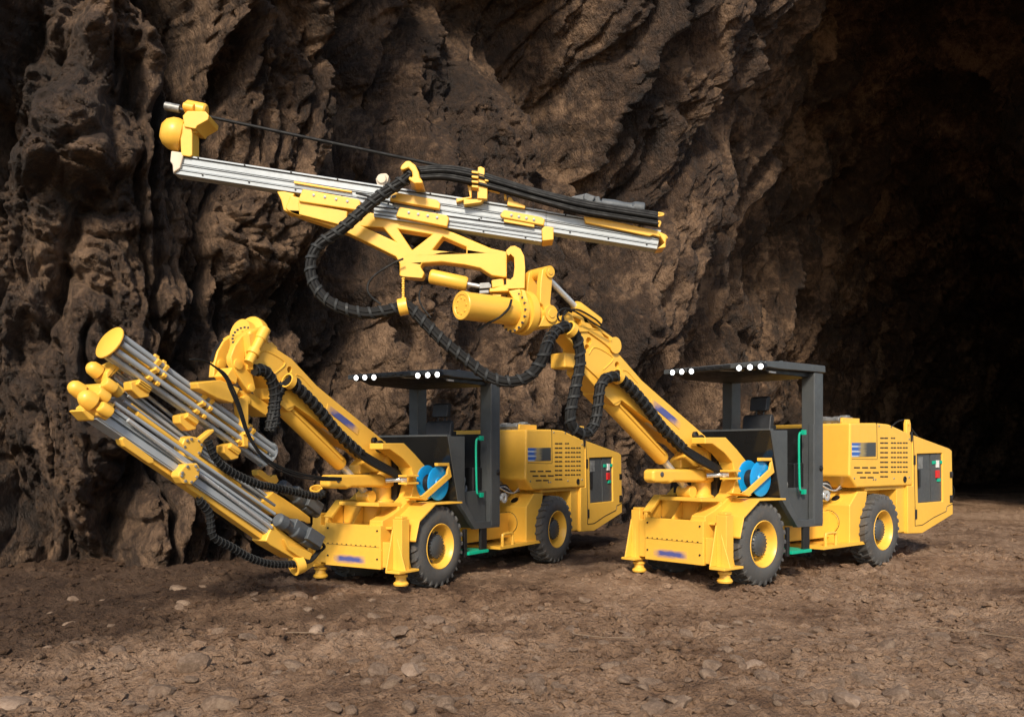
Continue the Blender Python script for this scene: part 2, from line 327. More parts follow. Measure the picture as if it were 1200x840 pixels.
# ------------------------------------------------------------------ mesh builder
class MB:
    def __init__(s): s.bm = bmesh.new()
    def face(s, vs):
        try: s.bm.faces.new(vs)
        except ValueError: pass
    def prism(s, poly, off, holes=()):
        """extrude a planar polygon (3-D points) by a vector; holes are polygons in the same plane"""
        rings = [list(map(Vector, poly))] + [list(map(Vector, h)) for h in holes]; off = Vector(off)
        fr, bk = [], []
        for r in rings:
            a = [s.bm.verts.new(p) for p in r]; b = [s.bm.verts.new(p + off) for p in r]; fr.append(a); bk.append(b)
            n = len(r)
            for k in range(n): s.face([a[k], a[(k + 1) % n], b[(k + 1) % n], b[k]])
        if holes:
            fa, fb = sum(fr, []), sum(bk, [])
            for tri in tessellate_polygon(rings):
                s.face([fa[k] for k in tri]); s.face([fb[k] for k in reversed(tri)])
        else:
            s.face(fr[0]); s.face(bk[0][::-1])
        return s
    def box(s, x0, x1, y0, y1, z0, z1):
        return s.prism([(x0, y0, z0), (x1, y0, z0), (x1, y0, z1), (x0, y0, z1)], (0, y1 - y0, 0))
    def obox(s, c, ax, ay, az):
        c, ax, ay, az = map(Vector, (c, ax, ay, az))
        return s.prism([c - ax - ay - az, c + ax - ay - az, c + ax - ay + az, c - ax - ay + az], 2 * ay)
    def lathe(s, o, axis, prof, n=20, cap=True):
        o, a = Vector(o), Vector(axis).normalized()
        t = Vector((0, 0, 1)) if abs(a.z) < .9 else Vector((1, 0, 0))
        b = a.cross(t).normalized(); c = a.cross(b)
        rings = []
        for r, h in prof:
            if r < 1e-6: rings.append([s.bm.verts.new(o + a * h)])
            else: rings.append([s.bm.verts.new(o + a * h + (b * math.cos(2 * math.pi * k / n) + c * math.sin(2 * math.pi * k / n)) * r) for k in range(n)])
        for u, v in zip(rings, rings[1:]):
            for k in range(n):
                j = (k + 1) % n
                if len(u) == 1 and len(v) == 1: continue
                if len(u) == 1: s.face([u[0], v[j], v[k]])
                elif len(v) == 1: s.face([u[k], u[j], v[0]])
                else: s.face([u[k], u[j], v[j], v[k]])
        if cap:
            if len(rings[0]) > 1: s.face(rings[0][::-1])
            if len(rings[-1]) > 1: s.face(rings[-1])
        return s
    def cyl(s, p0, p1, r0, r1=None, n=16):
        p0, p1 = Vector(p0), Vector(p1); d = p1 - p0
        return s.lathe(p0, d, [(r0, 0), (r0 if r1 is None else r1, d.length)], n)
    def rod(s, p0, p1, prof, n=16):
        """lathe with the profile given as (radius, fraction of the way)"""
        p0, p1 = Vector(p0), Vector(p1); d = p1 - p0
        return s.lathe(p0, d, [(r, f * d.length) for r, f in prof], n)
    def ball(s, c, r, axis=(0, 0, 1), n=14, sq=1.0):
        return s.lathe(c, axis, [(r * math.sin(math.pi * k / 8), -r * sq * math.cos(math.pi * k / 8)) for k in range(9)], n, False)
    def tube(s, pts, r, n=8, rad=None):
        pts = [Vector(p) for p in pts]; T, frames = frame_along(pts)
        rings = []
        for k, p in enumerate(pts):
            b, c = frames[k]; rr = r if rad is None else rad[k]
            rings.append([s.bm.verts.new(p + (b * math.cos(2 * math.pi * j / n) + c * math.sin(2 * math.pi * j / n)) * rr) for j in range(n)])
        for u, v in zip(rings, rings[1:]):
            for k in range(n): s.face([u[k], u[(k + 1) % n], v[(k + 1) % n], v[k]])
        s.face(rings[0][::-1]); s.face(rings[-1]); return s
    def make(s, name, mat, parent=None, bevel=0.0, seg=2, kind=None, smooth=38):
        bmesh.ops.recalc_face_normals(s.bm, faces=s.bm.faces)
        me = bpy.data.meshes.new(name); s.bm.to_mesh(me); s.bm.free()
        me.materials.append(M[mat] if isinstance(mat, str) else mat)
        me.shade_smooth(); me.set_sharp_from_angle(angle=R_(smooth))
        o = bpy.data.objects.new(name, me); COL.objects.link(o)
        if parent is not None: o.parent = parent
        if bevel:
            b = o.modifiers.new('bevel', 'BEVEL'); b.width = bevel; b.segments = seg; b.limit_method = 'ANGLE'; b.angle_limit = R_(32); b.harden_normals = True
        if kind or name.endswith('bolt'): o['kind'] = kind or 'stuff'
        return o
def frame_along(pts):
    n = len(pts); T = []
    for k in range(n):
        d = pts[min(k + 1, n - 1)] - pts[max(k - 1, 0)]; T.append(d.normalized())
    up = Vector((0, 0, 1)) if abs(T[0].z) < .9 else Vector((0, 1, 0))
    b = (up - T[0] * up.dot(T[0])).normalized(); fr = []
    for k in range(n):
        b = (b - T[k] * b.dot(T[k])).normalized(); fr.append((b, T[k].cross(b)))
    return T, fr
def spline(pts, n=10):
    P0 = [Vector(p) for p in pts]; P0 = [2 * P0[0] - P0[1]] + P0 + [2 * P0[-1] - P0[-2]]; o = []
    for k in range(1, len(P0) - 2):
        a, b, c, d = P0[k - 1:k + 3]
        for j in range(n):
            t = j / n; o.append(.5 * (2 * b + (c - a) * t + (2 * a - 5 * b + 4 * c - d) * t * t + (3 * b - a - 3 * c + d) * t ** 3))
    o.append(P0[-2]); return o
def resample(pts, step):
    L_ = [0]
    for a, b in zip(pts, pts[1:]): L_.append(L_[-1] + (b - a).length)
    n = max(2, int(L_[-1] / step)); arr = np.array([tuple(p) for p in pts]); q = np.linspace(0, L_[-1], n + 1)
    return [Vector(v) for v in np.stack([np.interp(q, L_, arr[:, k]) for k in range(3)], -1)]
def hose_bundle(root, pts, r, strands=6, wrap=True, pitch=.13, twist=.5, ww=.017):
    """a bundle of hydraulic hoses held by a spiral wrap"""
    c = resample(spline(pts, 12), .03); T, fr = frame_along(c); rs = r * .40; ro = r * .60
    b = MB()
    for k in range(strands):
        path = []
        for j, p in enumerate(c):
            ph = 2 * math.pi * k / strands + twist * j * .03 / .5
            path.append(p + (fr[j][0] * math.cos(ph) + fr[j][1] * math.sin(ph)) * ro)
        b.tube(path, rs, 7)
    b.tube(c, rs * .9, 6)
    h = b.make('hose_bundle', 'hose', root)
    if wrap:
        wv = MB(); n = int(len(c) * .03 / pitch * 14); prev = None
        for k in range(n + 1):
            f = k / n * (len(c) - 1); j = int(min(f, len(c) - 2)); u = f - j; ph = 2 * math.pi * k / 14
            p = c[j].lerp(c[j + 1], u); t = T[j]
            rad = (fr[j][0] * math.cos(ph) + fr[j][1] * math.sin(ph))
            q = [wv.bm.verts.new(p + rad * (r * 1.02 + dz) + t * dt) for dz, dt in ((0, -ww), (.006, -ww * .9), (.006, ww * .9), (0, ww))]
            if prev:
                for a in range(4): wv.face([prev[a], prev[(a + 1) % 4], q[(a + 1) % 4], q[a]])
            prev = q
        wv.make('spiral_wrap', 'wrap', h)
    return h

# ------------------------------------------------------------------ the rigs' own axes: x to the rear, y to the far side, z up
class Frame:
    def __init__(s, px, py, ang, sc):
        d = CZ * F_PX / (py - HOR); a = R_(ang); s.sc = sc; s.ang = a
        s.o = Vector(((px - CX) / F_PX * d, d, 0)); s.u = Vector((math.cos(a), math.sin(a), 0)); s.v = Vector((-math.sin(a), math.cos(a), 0))
        s.cam = s.loc(Vector((0, 0, CZ)))
        s.back = Vector((s.u.y, s.v.y, 0)) / sc           # the camera's viewing direction in rig axes
    def loc(s, p): q = (p - s.o) / s.sc; return Vector((q.dot(s.u), q.dot(s.v), q.z))
    def at(s, p, **k):
        """the point of the plane x=, y=, z= (rig axes) or Y= (distance) seen at photo position p"""
        ray = Vector(((p[0] - CX) / F_PX, 1, (HOR - p[1]) / F_PX)); (ax, val), = k.items()
        if ax == 'Y': return s.loc(Vector((0, 0, CZ)) + ray * val)
        d = s.loc(Vector((0, 0, CZ)) + ray) - s.cam; i = 'xyz'.index(ax)
        return s.cam + d * ((val - s.cam[i]) / d[i])
    def pl(s, pts, **k): return [s.at(p, **k) for p in pts]
    def empty(s, name):
        e = bpy.data.objects.new(name, None); COL.objects.link(e); e.location = s.o; e.rotation_euler = (0, 0, s.ang); e.scale = (s.sc,) * 3
        return e
def Zm(ox, oy, k): return lambda *pts: [(ox + x / k, oy + y / k) for x, y in pts]
zA, zB, zC, zD, zE, zH = Zm(730, 500, 4.2), Zm(840, 410, 4.2), Zm(770, 410, 6), Zm(850, 560, 6), Zm(950, 470, 3.817), Zm(520, 280, 6)
z6, z7, z8, zF, zb2, zb1 = Zm(180, 100, 4.2), Zm(400, 180, 4.2), Zm(580, 180, 4.2), Zm(320, 210, 4.94), Zm(600, 300, 3.2308), Zm(340, 290, 4)
zq, zr = Zm(430, 180, 7.5), Zm(640, 210, 7.5)
zG, zL3, zL4, zL5, zL, zL2 = Zm(230, 370, 7), Zm(70, 370, 6), Zm(200, 440, 6), Zm(200, 540, 6), Zm(60, 360, 3.5), Zm(220, 360, 2.625)
FR = Frame(895, 687, 41, 1.0); FL = Frame(516, 688, 58, .96)
rigR = FR.empty('drilling_rig'); rigL = FL.empty('drilling_rig')
rigR['label'] = 'yellow drilling rig on the right, its boom raised and long drill feed held high overhead'
rigL['label'] = 'yellow drilling rig on the left, its twin silver feeds sloping down in front'
for r in (rigR, rigL): r['category'] = 'drilling rig'; r['group'] = 'yellow drilling rigs in the tunnel'
root = rigR
def ysheet(pts, y0, y1, **k): return MB().prism(FR.pl(pts, y=y0), (0, y1 - y0, 0), **k)

# ---- wheels
def wheel(x, y0, side):
    """side +1: outer face towards the near side (-y)"""
    ax = Vector((0, 1, 0)) * side; o = Vector((x, y0, .5)); Wd = .28
    t = MB(); t.lathe(o, ax, [(.275, .0), (.30, -.012), (.36, -.018), (.44, .0), (.474, .025), (.480, Wd * .5), (.474, Wd - .025), (.44, Wd), (.36, Wd + .018), (.28, Wd), (.27, Wd * .5)], 56, False)
    nl = 26
    for k in range(nl):
        for sd, ph in ((0, 0), (1, .5)):
            a = 2 * math.pi * (k + ph) / nl; rad = Vector((math.cos(a), 0, math.sin(a))); tg = Vector((-math.sin(a), 0, math.cos(a)))
            h0, h1 = (.0, Wd * .56) if sd == 0 else (Wd, Wd * .44)
            s0 = .0; sh = .055
            def pt(r, h, w, adv): return o + ax * h + rad * r + tg * (w + adv)
            hm = h0 + (h1 - h0) * .10
            for (ha, ra0, ra1, hb, rb0, rb1, adA, adB, wA, wB) in ((h0 - .002 * (1 if sd == 0 else -1), .425, .478, hm, .468, .498, -.008, 0, .016, .024), (hm, .468, .498, h1, .472, .503, 0, sh, .024, .018)):
                vs = [t.bm.verts.new(pt(*q)) for q in ((ra0, ha, -wA, adA), (ra0, ha, wA, adA), (ra1, ha, wA * .8, adA), (ra1, ha, -wA * .8, adA), (rb0, hb, -wB, adB), (rb0, hb, wB, adB), (rb1, hb, wB * .8, adB), (rb1, hb, -wB * .8, adB))]
                for f in ((0, 1, 2, 3), (4, 7, 6, 5), (0, 4, 5, 1), (1, 5, 6, 2), (2, 6, 7, 3), (3, 7, 4, 0)): t.face([vs[i] for i in f])
    w_ = bpy.data.objects.new('wheel', None); COL.objects.link(w_); w_.parent = root
    t.make('tyre', 'rubber', w_, smooth=30)
    MB().lathe(o, ax, [(.278, .03), (.285, .0), (.272, -.008), (.258, .01), (.245, .05), (.225, .13), (.21, .16), (.15, .165), (.0, .165)], 40, False).make('rim', 'yellow', w_)
    h = MB(); h.lathe(o, ax, [(.165, .165), (.165, .135), (.15, .13), (.145, .07), (.132, .05), (.118, .04), (0, .04)], 12, False)
    for k in range(10):
        a = 2 * math.pi * (k + .5) / 10; c = o + Vector((math.cos(a), 0, math.sin(a))) * .19
        h.cyl(c + ax * .165, c + ax * .125, .018, .016, 6)
    for k in range(20):
        a = 2 * math.pi * k / 20; c = o + Vector((math.cos(a), 0, math.sin(a))) * .136
        h.cyl(c + ax * .07, c + ax * .046, .012, .01, 5)
    h.make('hub', 'hub', w_)
wheel(0, 0, 1); wheel(2.94, 0, 1); wheel(0, 1.46, -1); wheel(2.94, 1.46, -1)
b = MB(); b.cyl((0, .3, .5), (0, 1.2, .5), .13, n=16); b.cyl((2.94, .3, .5), (2.94, 1.2, .5), .13, n=16); b.make('axle', 'charcoal', root)

# ---- front frame and jacks
b = MB(); b.box(-.70, .9, .36, 1.10, .38, .70); b.box(.6, 3.9, .4, 1.06, .42, .78); b.make('chassis', 'yellow', root, .012, kind=None)
fp = MB(); fp.box(-.77, -.70, .295, 1.165, .279, .79); fpo = fp.make('front_plate', 'yellow', root, .008)
b = MB()
for k in range(11): b.box(-.776, -.771, .36 + k * .075, .38 + k * .075, .543 + (.004 if k % 2 else 0), .553)
for y, z in ((.34, .73), (1.12, .73), (.34, .40), (1.12, .40)): b.cyl((-.77, y, z), (-.782, y, z), .011, n=8)
b.make('plate_bolts', 'black', fpo, kind='stuff')
b = MB(); b.box(-.7735, -.7705, .31, 1.15, .536, .539); b.make('plate_seam', 'black', fpo)
b = MB(); b.box(-.7725, -.7705, .52, 1.03, .315, .43); b.make('logo_print', 'decal_y', fpo)
for y0, y1 in ((.155, .293), (1.167, 1.29)):
    b = MB(); b.box(-.74, -.62, y0, y1, .30, .60 if y0 < 1 else .76); b.make('jack_bracket', 'yellow', root, .01)
for yc, sgn in ((.085, -1), (1.36, 1)):
    j = MB(); j.box(-.72, -.58, yc - .07, yc + .07, .27, .87)
    j.prism([(-.725, yc, .66), (-.725, yc + sgn * .13, .275), (-.725, yc, .275)], (.02, 0, 0))
    j.prism([(-.72, yc + .06, .76), (-.84, yc + .06, .285), (-.72, yc + .06, .285)], (0, .02, 0))
    j.prism([(-.58, yc - .012, .66), (-.47, yc - .012, .28), (-.58, yc - .012, .28)], (0, .024, 0))
    j.box(-.84, -.47, min(yc + sgn * .13, yc - sgn * .08), max(yc + sgn * .13, yc - sgn * .08), .255, .285)
    jo = j.make('jack', 'yellow', root, .007)
    b = MB(); b.lathe((-.65, yc, .10), (0, 0, 1), [(.085, 0), (.092, .02), (.08, .04), (.065, .05), (.06, .09), (.08, .10), (.08, .125), (.05, .13), (.05, .16)], 14); b.make('jack_foot', 'yellow', jo)
    b = MB(); b.box(-.705, -.595, yc - .055, yc + .055, .87, .90); b.make('jack_cap', 'yellow', jo, .008)
# C shaped boom pedestal plate, near side
outer = zA((405, 52), (508, 52), (560, 108), (612, 172), (606, 280), (575, 330), (540, 385), (515, 440), (515, 600), (405, 610), (405, 440), (450, 412), (500, 370), (540, 325), (556, 255), (540, 175), (500, 128), (440, 84), (405, 84))
b = ysheet(outer, .297, .50); b.make('boom_pedestal', 'yellow', root, .012)
b = MB(); b.box(-.20, -.12, .52, 1.18, .9, 1.70); b.make('pedestal_shade', 'black', root)  # black box added behind the C plate, shade of its hollow as colour
b = MB(); b.prism(FR.pl(zA((385, 350), (495, 350), (495, 370), (385, 370)), y=.32), (0, .62, 0)); b.make('pedestal_shelf', 'yellow', root, .01)
far = [(-.69, .75), (-.70, .80), (-.684, .871), (-.471, 1.052), (-.232, 1.045), (-.069, 1.157), (.1, 1.3), (.1, .5), (-.69, .5)]
b = MB(); b.prism([(x, 1.2, z) for x, z in far], (0, .05, 0))
b.prism([(-.70, 1.14, .86), (-.48, 1.14, 1.055), (-.235, 1.14, 1.05), (-.07, 1.14, 1.16), (-.06, 1.14, 1.13), (-.225, 1.14, 1.015), (-.465, 1.14, 1.02), (-.67, 1.14, .83)], (0, .13, 0))
b.make('front_side_plate', 'yellow', root, .01)
b = MB(); b.box(-.66, -.3, .22, 1.19, .74, .77); b.box(-.42, -.39, .3, 1.19, .77, 1.0)
b.prism([(-.62, .58, .77), (-.42, .58, .77), (-.42, .58, 1.0)], (0, .03, 0)); b.prism([(-.62, .86, .77), (-.42, .86, .77), (-.42, .86, 1.0)], (0, .03, 0)); b.make('front_tray', 'yellow', root, .008)
# fender
pr = [(.40, 1.03), (-.165, 1.035), (-.475, .85), (-.55, .62)]
q = [(x, -.05, z) for x, z in pr] + [(x + (.01 if k else 0), -.05, z - .022) for k, (x, z) in reversed(list(enumerate(pr)))]
b = MB(); b.prism(q, (0, .42, 0)); b.prism([(-.16, .36, 1.0), (-.45, .36, .84), (-.53, .36, .62), (-.4, .36, .62), (.0, .36, .98)], (0, .02, 0)); b.make('fender', 'yellow', root, .006)
# slewing post, yoke and swing rod
pc = FR.at(zA((385, 330))[0], y=.70)
b = MB(); b.lathe((pc.x, .70, 1.0), (0, 0, 1), [(.16, 0), (.16, .05), (.12, .07), (.12, .22), (.15, .24), (.15, .40), (.12, .42), (.12, .70)], 24); b.make('slewing_post', 'yellow', root, .006)
yk = zA((150, 215), (165, 208), (395, 208), (415, 222), (418, 262), (400, 272), (255, 272), (235, 280), (222, 274), (205, 276), (165, 276), (150, 266))
b = ysheet(yk, .52, .68); b.make('boom_yoke', 'yellow', root, .035, 4)
b = MB(); b.lathe(FR.at(zA((192, 234))[0], y=.52), (0, -1, 0), [(.03, -.01), (.03, .006), (.02, .01), (0, .01)], 12, False); b.make('yoke_pin', 'charcoal', root)
p0, p1 = FR.at(zA((412, 240))[0], y=.50), FR.at(zA((520, 232))[0], y=.30)
b = MB(); b.rod(p0, p1, [(.03, 0), (.03, .7), (.05, .72), (.05, 1)]); b.make('swing_rod', 'chrome', root)
for z in (1.26, 1.35):
    b = MB(); b.prism(FR.pl(zA((500, 218), (558, 218), (558, 245), (500, 245)), y=.25), (0, .12, 0)) if False else b.box(p1.x - .12, p1.x + .12, .21, .34, z, z + .025)
    b.make('swing_bracket', 'yellow', root, .006)

# ---- cab
side = [(903.5, 504), (922.9, 504), (923, 573), (923.5, 585), (936, 609), (953, 608.5), (953.5, 497), (963.8, 497), (964.2, 616), (935, 618), (915, 583)]
cabp = bpy.data.objects.new('cab', None); COL.objects.link(cabp); cabp.parent = root
ysheet(side, .05, .12).make('side_frame', 'charcoal', cabp, .006)
b = MB(); b.prism([(.22, .06, 1.85), (.44, .06, 1.03), (.47, .06, 1.03), (.25, .06, 1.85)], (0, 1.38, 0)); b.make('front_panel', 'gloss', cabp, .004)
b = MB(); b.box(.215, .30, .06, 1.46, 1.845, 1.87); b.make('front_ledge', 'charcoal', cabp, .004)
b = MB(); b.prism([(.44, .1, 1.03), (.84, .1, .66), (1.38, .1, .66), (1.38, .1, .70), (.86, .1, .70), (.47, .1, 1.05)], (0, 1.35, 0)); b.make('cab_floor', 'charcoal', cabp, .004)
b = MB(); b.prism([(.56, .125, 1.14), (.56, .125, 1.02), (.80, .125, .70), (1.19, .125, .70), (1.19, .125, 1.14)], (0, .04, 0)); b.make('door_panel', 'charcoal', cabp, .005)
b = MB(); b.box(1.33, 1.38, .12, 1.40, .70, 1.90); b.box(.3, 1.38, 1.38, 1.45, .70, 1.86); b.make('rear_wall', 'black', cabp)
b = MB(); b.box(.62, 1.0, .45, .9, .70, 1.35); b.box(1.0, 1.3, .2, .45, 1.0, 1.45); b.cyl((.5, .9, 1.05), (.62, .9, 1.55), .03); b.make('console', 'black', cabp, .02)
b = MB(); b.lathe((.66, .9, 1.6), (.4, 0, 1), [(.17, -.012), (.185, 0), (.17, .012), (.15, 0), (.17, -.012)], 20, False); b.make('steering_wheel', 'black', cabp)
b = MB()
for k in range(4):
    p = Vector((.82 + .07 * k, .3, 1.12)); b.cyl(p, p + Vector((.14, .05, .22)), .018, n=8); b.ball(p + Vector((.14, .05, .22)), .028, n=8)
b.make('lever', 'engine', cabp)
b = MB(); b.box(.74, .95, .42, .52, 1.75, 1.78); b.cyl((.85, .47, 1.5), (.85, .47, 1.9), .02); b.box(.80, .90, .40, .54, 1.86, 1.93); b.make('armrest', 'black', cabp, .01)
st = MB(); st.prism([(.70, .40, 1.45), (.78, .40, 1.45), (.86, .40, 2.02), (.84, .40, 2.07), (.80, .40, 2.07), (.77, .40, 2.03)], (0, .42, 0)); st.box(.36, .78, .40, .82, 1.35, 1.5)
so = st.make('seat', 'seat', cabp, .04, 3)
b = MB(); b.prism([(.80, .49, 2.12), (.88, .49, 2.12), (.92, .49, 2.28), (.88, .49, 2.31), (.83, .49, 2.29)], (0, .25, 0)); b.cyl((.85, .56, 2.0), (.86, .56, 2.15), .012); b.cyl((.85, .67, 2.0), (.86, .67, 2.15), .012); b.make('headrest', 'seat', so, .03, 3)
for k in range(2): pass
# posts and canopy
b = MB(); b.box(1.205, 1.42, .045, .23, .66, 2.60); b.make('roof_post', 'charcoal', cabp, .012)
b = MB(); b.box(1.19, 1.40, 1.28, 1.44, 1.2, 2.60); b.make('roof_post', 'charcoal', cabp, .012)
b = MB(); b.lathe((1.36, .043, 1.38), (0, -1, 0), [(.035, -.01), (.035, .012), (.02, .02), (0, .02)], 14, False); b.make('door_lock', 'black', cabp)
can = bpy.data.objects.new('canopy', None); COL.objects.link(can); can.parent = root
b = MB(); b.prism([(.06, .03, 2.60), (.09, .03, 2.67), (.5, .03, 2.69), (1.45, .03, 2.70), (1.46, .03, 2.61), (.4, .03, 2.59)], (0, 1.46, 0)); b.make('roof_panel', 'charcoal', can, .012)
b = MB(); b.prism([(.10, .12, 2.6), (.3, .12, 2.54), (1.3, .12, 2.54), (1.4, .12, 2.6)], (0, 1.28, 0)); b.make('roof_lining', 'black', can, .01)
b = MB(); b.prism([(.30, .10, 2.545), (.42, .10, 2.545), (.16, .72, 2.60), (.08, .72, 2.60)], (0, 0, .02)); b.make('roof_brace', 'white', can)
MB().prism([(-.03, .05, 2.598), (-.03, .05, 2.655), (.062, .05, 2.672), (.062, .05, 2.602)], (0, 1.43, 0)).make('front_beam', 'charcoal', can, .008)
b = MB(); b.box(-.04, -.025, .44, 1.10, 2.61, 2.65)
for k in range(5): b.box(-.05, -.035, .55 + k * .12, .60 + k * .12, 2.615, 2.645)
b.make('light_bar', 'black', can, .006)
for p in ((110, 158), (175, 153), (243, 150), (578, 127), (655, 121), (730, 115)):
    c = FR.at(zC(p)[0], x=-.05); c = Vector((-.05, c.y, c.z)); ax = Vector((-1, -.15, -.08)).normalized()
    lo = MB().lathe(c, ax, [(.02, -.10), (.042, -.08), (.046, -.01), (.046, .012), (.038, .014), (.031, .004)], 18, False).make('work_lamp', 'black', can)
    MB().lathe(c, ax, [(.031, .005), (.022, .011), (0, .013)], 18, False).make('lens', 'lamp', lo)
for k, (x, y) in enumerate(((.6, .15), (1.2, .15))): MB().lathe((x, y, 2.70), (0, 0, 1), [(.03, -.01), (.03, .012), (0, .016)], 8, False).make('roof_bolt', 'charcoal', can)
# step, rail, reel
so = MB().box(.60, .66, .06, .10, .30, .66).make('step_leg', 'black', root, .006); MB().box(.98, 1.12, .06, .10, .34, .67).make('step_leg', 'black', root, .006)
b = MB(); b.box(.66, 1.12, .03, .34, .325, .365); b.make('step', 'green', so, .006)
hr = zB((432, 405), (415, 408), (405, 425), (405, 560), (408, 670), (412, 692), (432, 698))
pts = FR.pl(hr, y=.03); pts[0].y = pts[-1].y = .09
b = MB(); b.tube(spline(pts, 6), .014, 8); b.obox(FR.at(zB((428, 405))[0], y=.08), (.03, 0, 0), (0, .02, 0), (0, 0, .03)); b.obox(FR.at(zB((428, 697))[0], y=.08), (.03, 0, 0), (0, .02, 0), (0, 0, .03)); b.make('handrail', 'green', root)
c = Vector((.115, .12, 1.265))
rl = MB().lathe(c + Vector((0, .0, 0)), (0, 1, 0), [(.11, .02), (.11, .16)], 24).make('hose_reel', 'black', root)
for y in (0, .17): MB().lathe(c + Vector((0, y, .01 if y else 0)), (0, 1, 0), [(0, -.012), (.06, -.02), (.07, -.006), (.19, -.014), (.212, -.006), (.212, .006), (.19, .01), (0, .01)], 32, False).make('flange', 'blue', rl)
b = ysheet(zB((272, 532), (285, 602), (160, 716), (130, 700), (150, 690), (262, 588)), .06, .09)
b.prism(FR.pl(zB((215, 530), (273, 530), (273, 546), (215, 546)), y=.06), (0, .05, 0)); b.prism(FR.pl(zB((125, 702), (175, 712), (160, 720), (125, 708)), y=.06), (0, .22, 0)); b.make('reel_bracket', 'yellow', rl, .006)

# ---- engine hood
hp = zE((178, 97), (296, 97), (352, 103), (455, 150), (457, 377), (208, 388), (174, 335))
hood = ysheet(hp, .05, 1.42).make('engine_hood', 'yellow', root, .03, 3)
hy = .046
b = MB()
for col, (x0, x1) in enumerate(((312, 346), (360, 382), (388, 408), (414, 434))):
    for r_ in range(9):
        yy = 162 + r_ * 21.5 + (x0 - 312) * .0
        if (r_ == 0 and col > 1) or (r_ == 8 and col != 0): continue
        if r_ == 0 and col == 1: x1b = 378
        else: x1b = x1
        mid = (x0 + x1b) / 2
        for a, c2 in ((x0, mid - 1.5), (mid + 1.5, x1b)):
            b.prism(FR.pl(zE((a, yy), (c2, yy), (c2, yy + 6), (a, yy + 6)), y=hy), (0, .02, 0))
for col in range(3):
    for r_ in range(3):
        x0 = 195 + col * 36 + r_ * 12 if r_ < 2 else 222 + col * 34
        if r_ == 2 and col == 2: continue
        yy = 294 + r_ * 22
        b.prism(FR.pl(zE((x0, yy), (x0 + 26, yy), (x0 + 26, yy + 6), (x0, yy + 6)), y=hy), (0, .02, 0))
b.make('vent_slots', 'black', hood, kind='stuff')
b = MB(); 
for l in (((295, 97), (297, 97), (299, 258), (297, 258)), ((184, 257), (298, 259), (298, 261), (184, 259))): b.prism(FR.pl(zE(*l), y=.0485), (0, .01, 0))
b.make('panel_seam', 'black', hood)
ysheet(zE((186, 186), (292, 184), (292, 246), (186, 249)), .044, .06).make('badge', 'badge', hood)
b = MB(); b.lathe(FR.at(zE((420, 349))[0], y=.05), (0, -1, 0), [(.045, 0), (.045, .012), (.03, .014), (.028, .004), (0, .004)], 16, False); b.make('hood_latch', 'black', hood)
b = MB()
for p in ((195, 345), (280, 350), (290, 350), (372, 345), (440, 340), (440, 170), (360, 115), (305, 112)): b.lathe(FR.at(zE(p)[0], y=.05), (0, -1, 0), [(.014, 0), (.012, .008), (0, .009)], 8, False)
for p in ((118, 270), (120, 285), (160, 270), (155, 290), (125, 295)): b.lathe(FR.at(zE(p)[0], x=2.125), (-1, 0, 0), [(.02, 0), (.018, .012), (0, .014)], 8, False)
b.make('hood_bolt', 'engine', hood)
b = MB(); b.box(2.128, 2.135, .06, 1.41, 1.60, 1.606)
b.make('front_seam', 'black', hood)
# muffler and fittings on the hood's top
b = MB()
for k in range(16):
    x, y = 2.25 + random.random() * .35, .22 + random.random() * .4
    b.obox((x, y, 2.0 + random.random() * .05), (.05 + .05 * random.random(), 0, 0), (0, .03 + .05 * random.random(), 0), (0, 0, .03 + .03 * random.random()))
b.cyl((2.22, .25, 2.03), (2.22, .6, 2.03), .04); b.make('exhaust_muffler', 'engine', hood, .008)
b = MB(); b.box(2.2, 2.7, .22, .24, 1.98, 2.06); b.lathe((2.2, .18, 2.0), (0, 1, 0), [(.06, 0), (.06, .03)], 12); b.lathe((2.72, .3, 2.0), (0, 1, 0), [(.06, 0), (.06, .03)], 12); b.make('muffler_bracket', 'yellow', hood, .006)
b = MB(); b.lathe((2.75, .5, 1.98), (0, 0, 1), [(.03, 0), (.03, .06), (.08, .065), (.08, .085), (.03, .095), (0, .1)], 14, False); b.make('filler_cap', 'engine', hood)
lug = FR.at(zE((430, 100))[0], y=.25)
b = MB(); b.prism([(lug.x - .07, .22, 1.80), (lug.x + .07, .22, 1.80), (lug.x + .07, .22, lug.z), (lug.x + .04, .22, lug.z + .06), (lug.x - .04, .22, lug.z + .06), (lug.x - .07, .22, lug.z)], (0, .05, 0)); b.lathe((lug.x, .21, lug.z), (0, 1, 0), [(.035, 0), (.035, .07)], 12); b.make('lifting_lug', 'yellow', root, .008)
b = MB(); b.tube(spline([(lug.x - .45, .3, 1.93), (lug.x - .2, .3, 2.05), (lug.x + .1, .3, 2.07), (lug.x + .3, .3, 1.93), (lug.x + .4, .2, 1.75)], 8), .012, 6); b.tube(spline([(5.3, .25, 1.1), (5.5, .2, 1.12), (5.62, .15, 1.0), (5.66, .2, .8)], 8), .01, 6); b.make('cable', 'hose', root)
# engine bay between post and tank
b = MB()
for k in range(22):
    x, y, z = 1.75 + random.random() * .6, .34 + random.random() * .4, 1.02 + random.random() * .2
    b.obox((x, y, z), (.03 + .05 * random.random(), 0, .02 * random.random()), (0, .03 + .04 * random.random(), 0), (0, 0, .02 + .03 * random.random()))
b.make('engine', 'engine', root, .006)
for k in range(4):
    MB().tube(spline([(1.7, .30 + .02 * k, 1.20 - .02 * k), (1.9, .26, 1.10 + .03 * k), (2.1, .25 + .02 * k, 1.07), (2.3, .28, 1.14 - .02 * k)], 6), .012, 6).make('engine_pipe', 'black' if k % 2 else 'chrome', root)
b = MB(); b.lathe((1.62, .14, 1.02), (0, -1, 0), [(.07, 0), (.07, .04), (.035, .042), (.03, .02)], 14, False); b.box(1.3, 1.62, .12, .14, .99, 1.05); b.make('clevis', 'chrome', root)
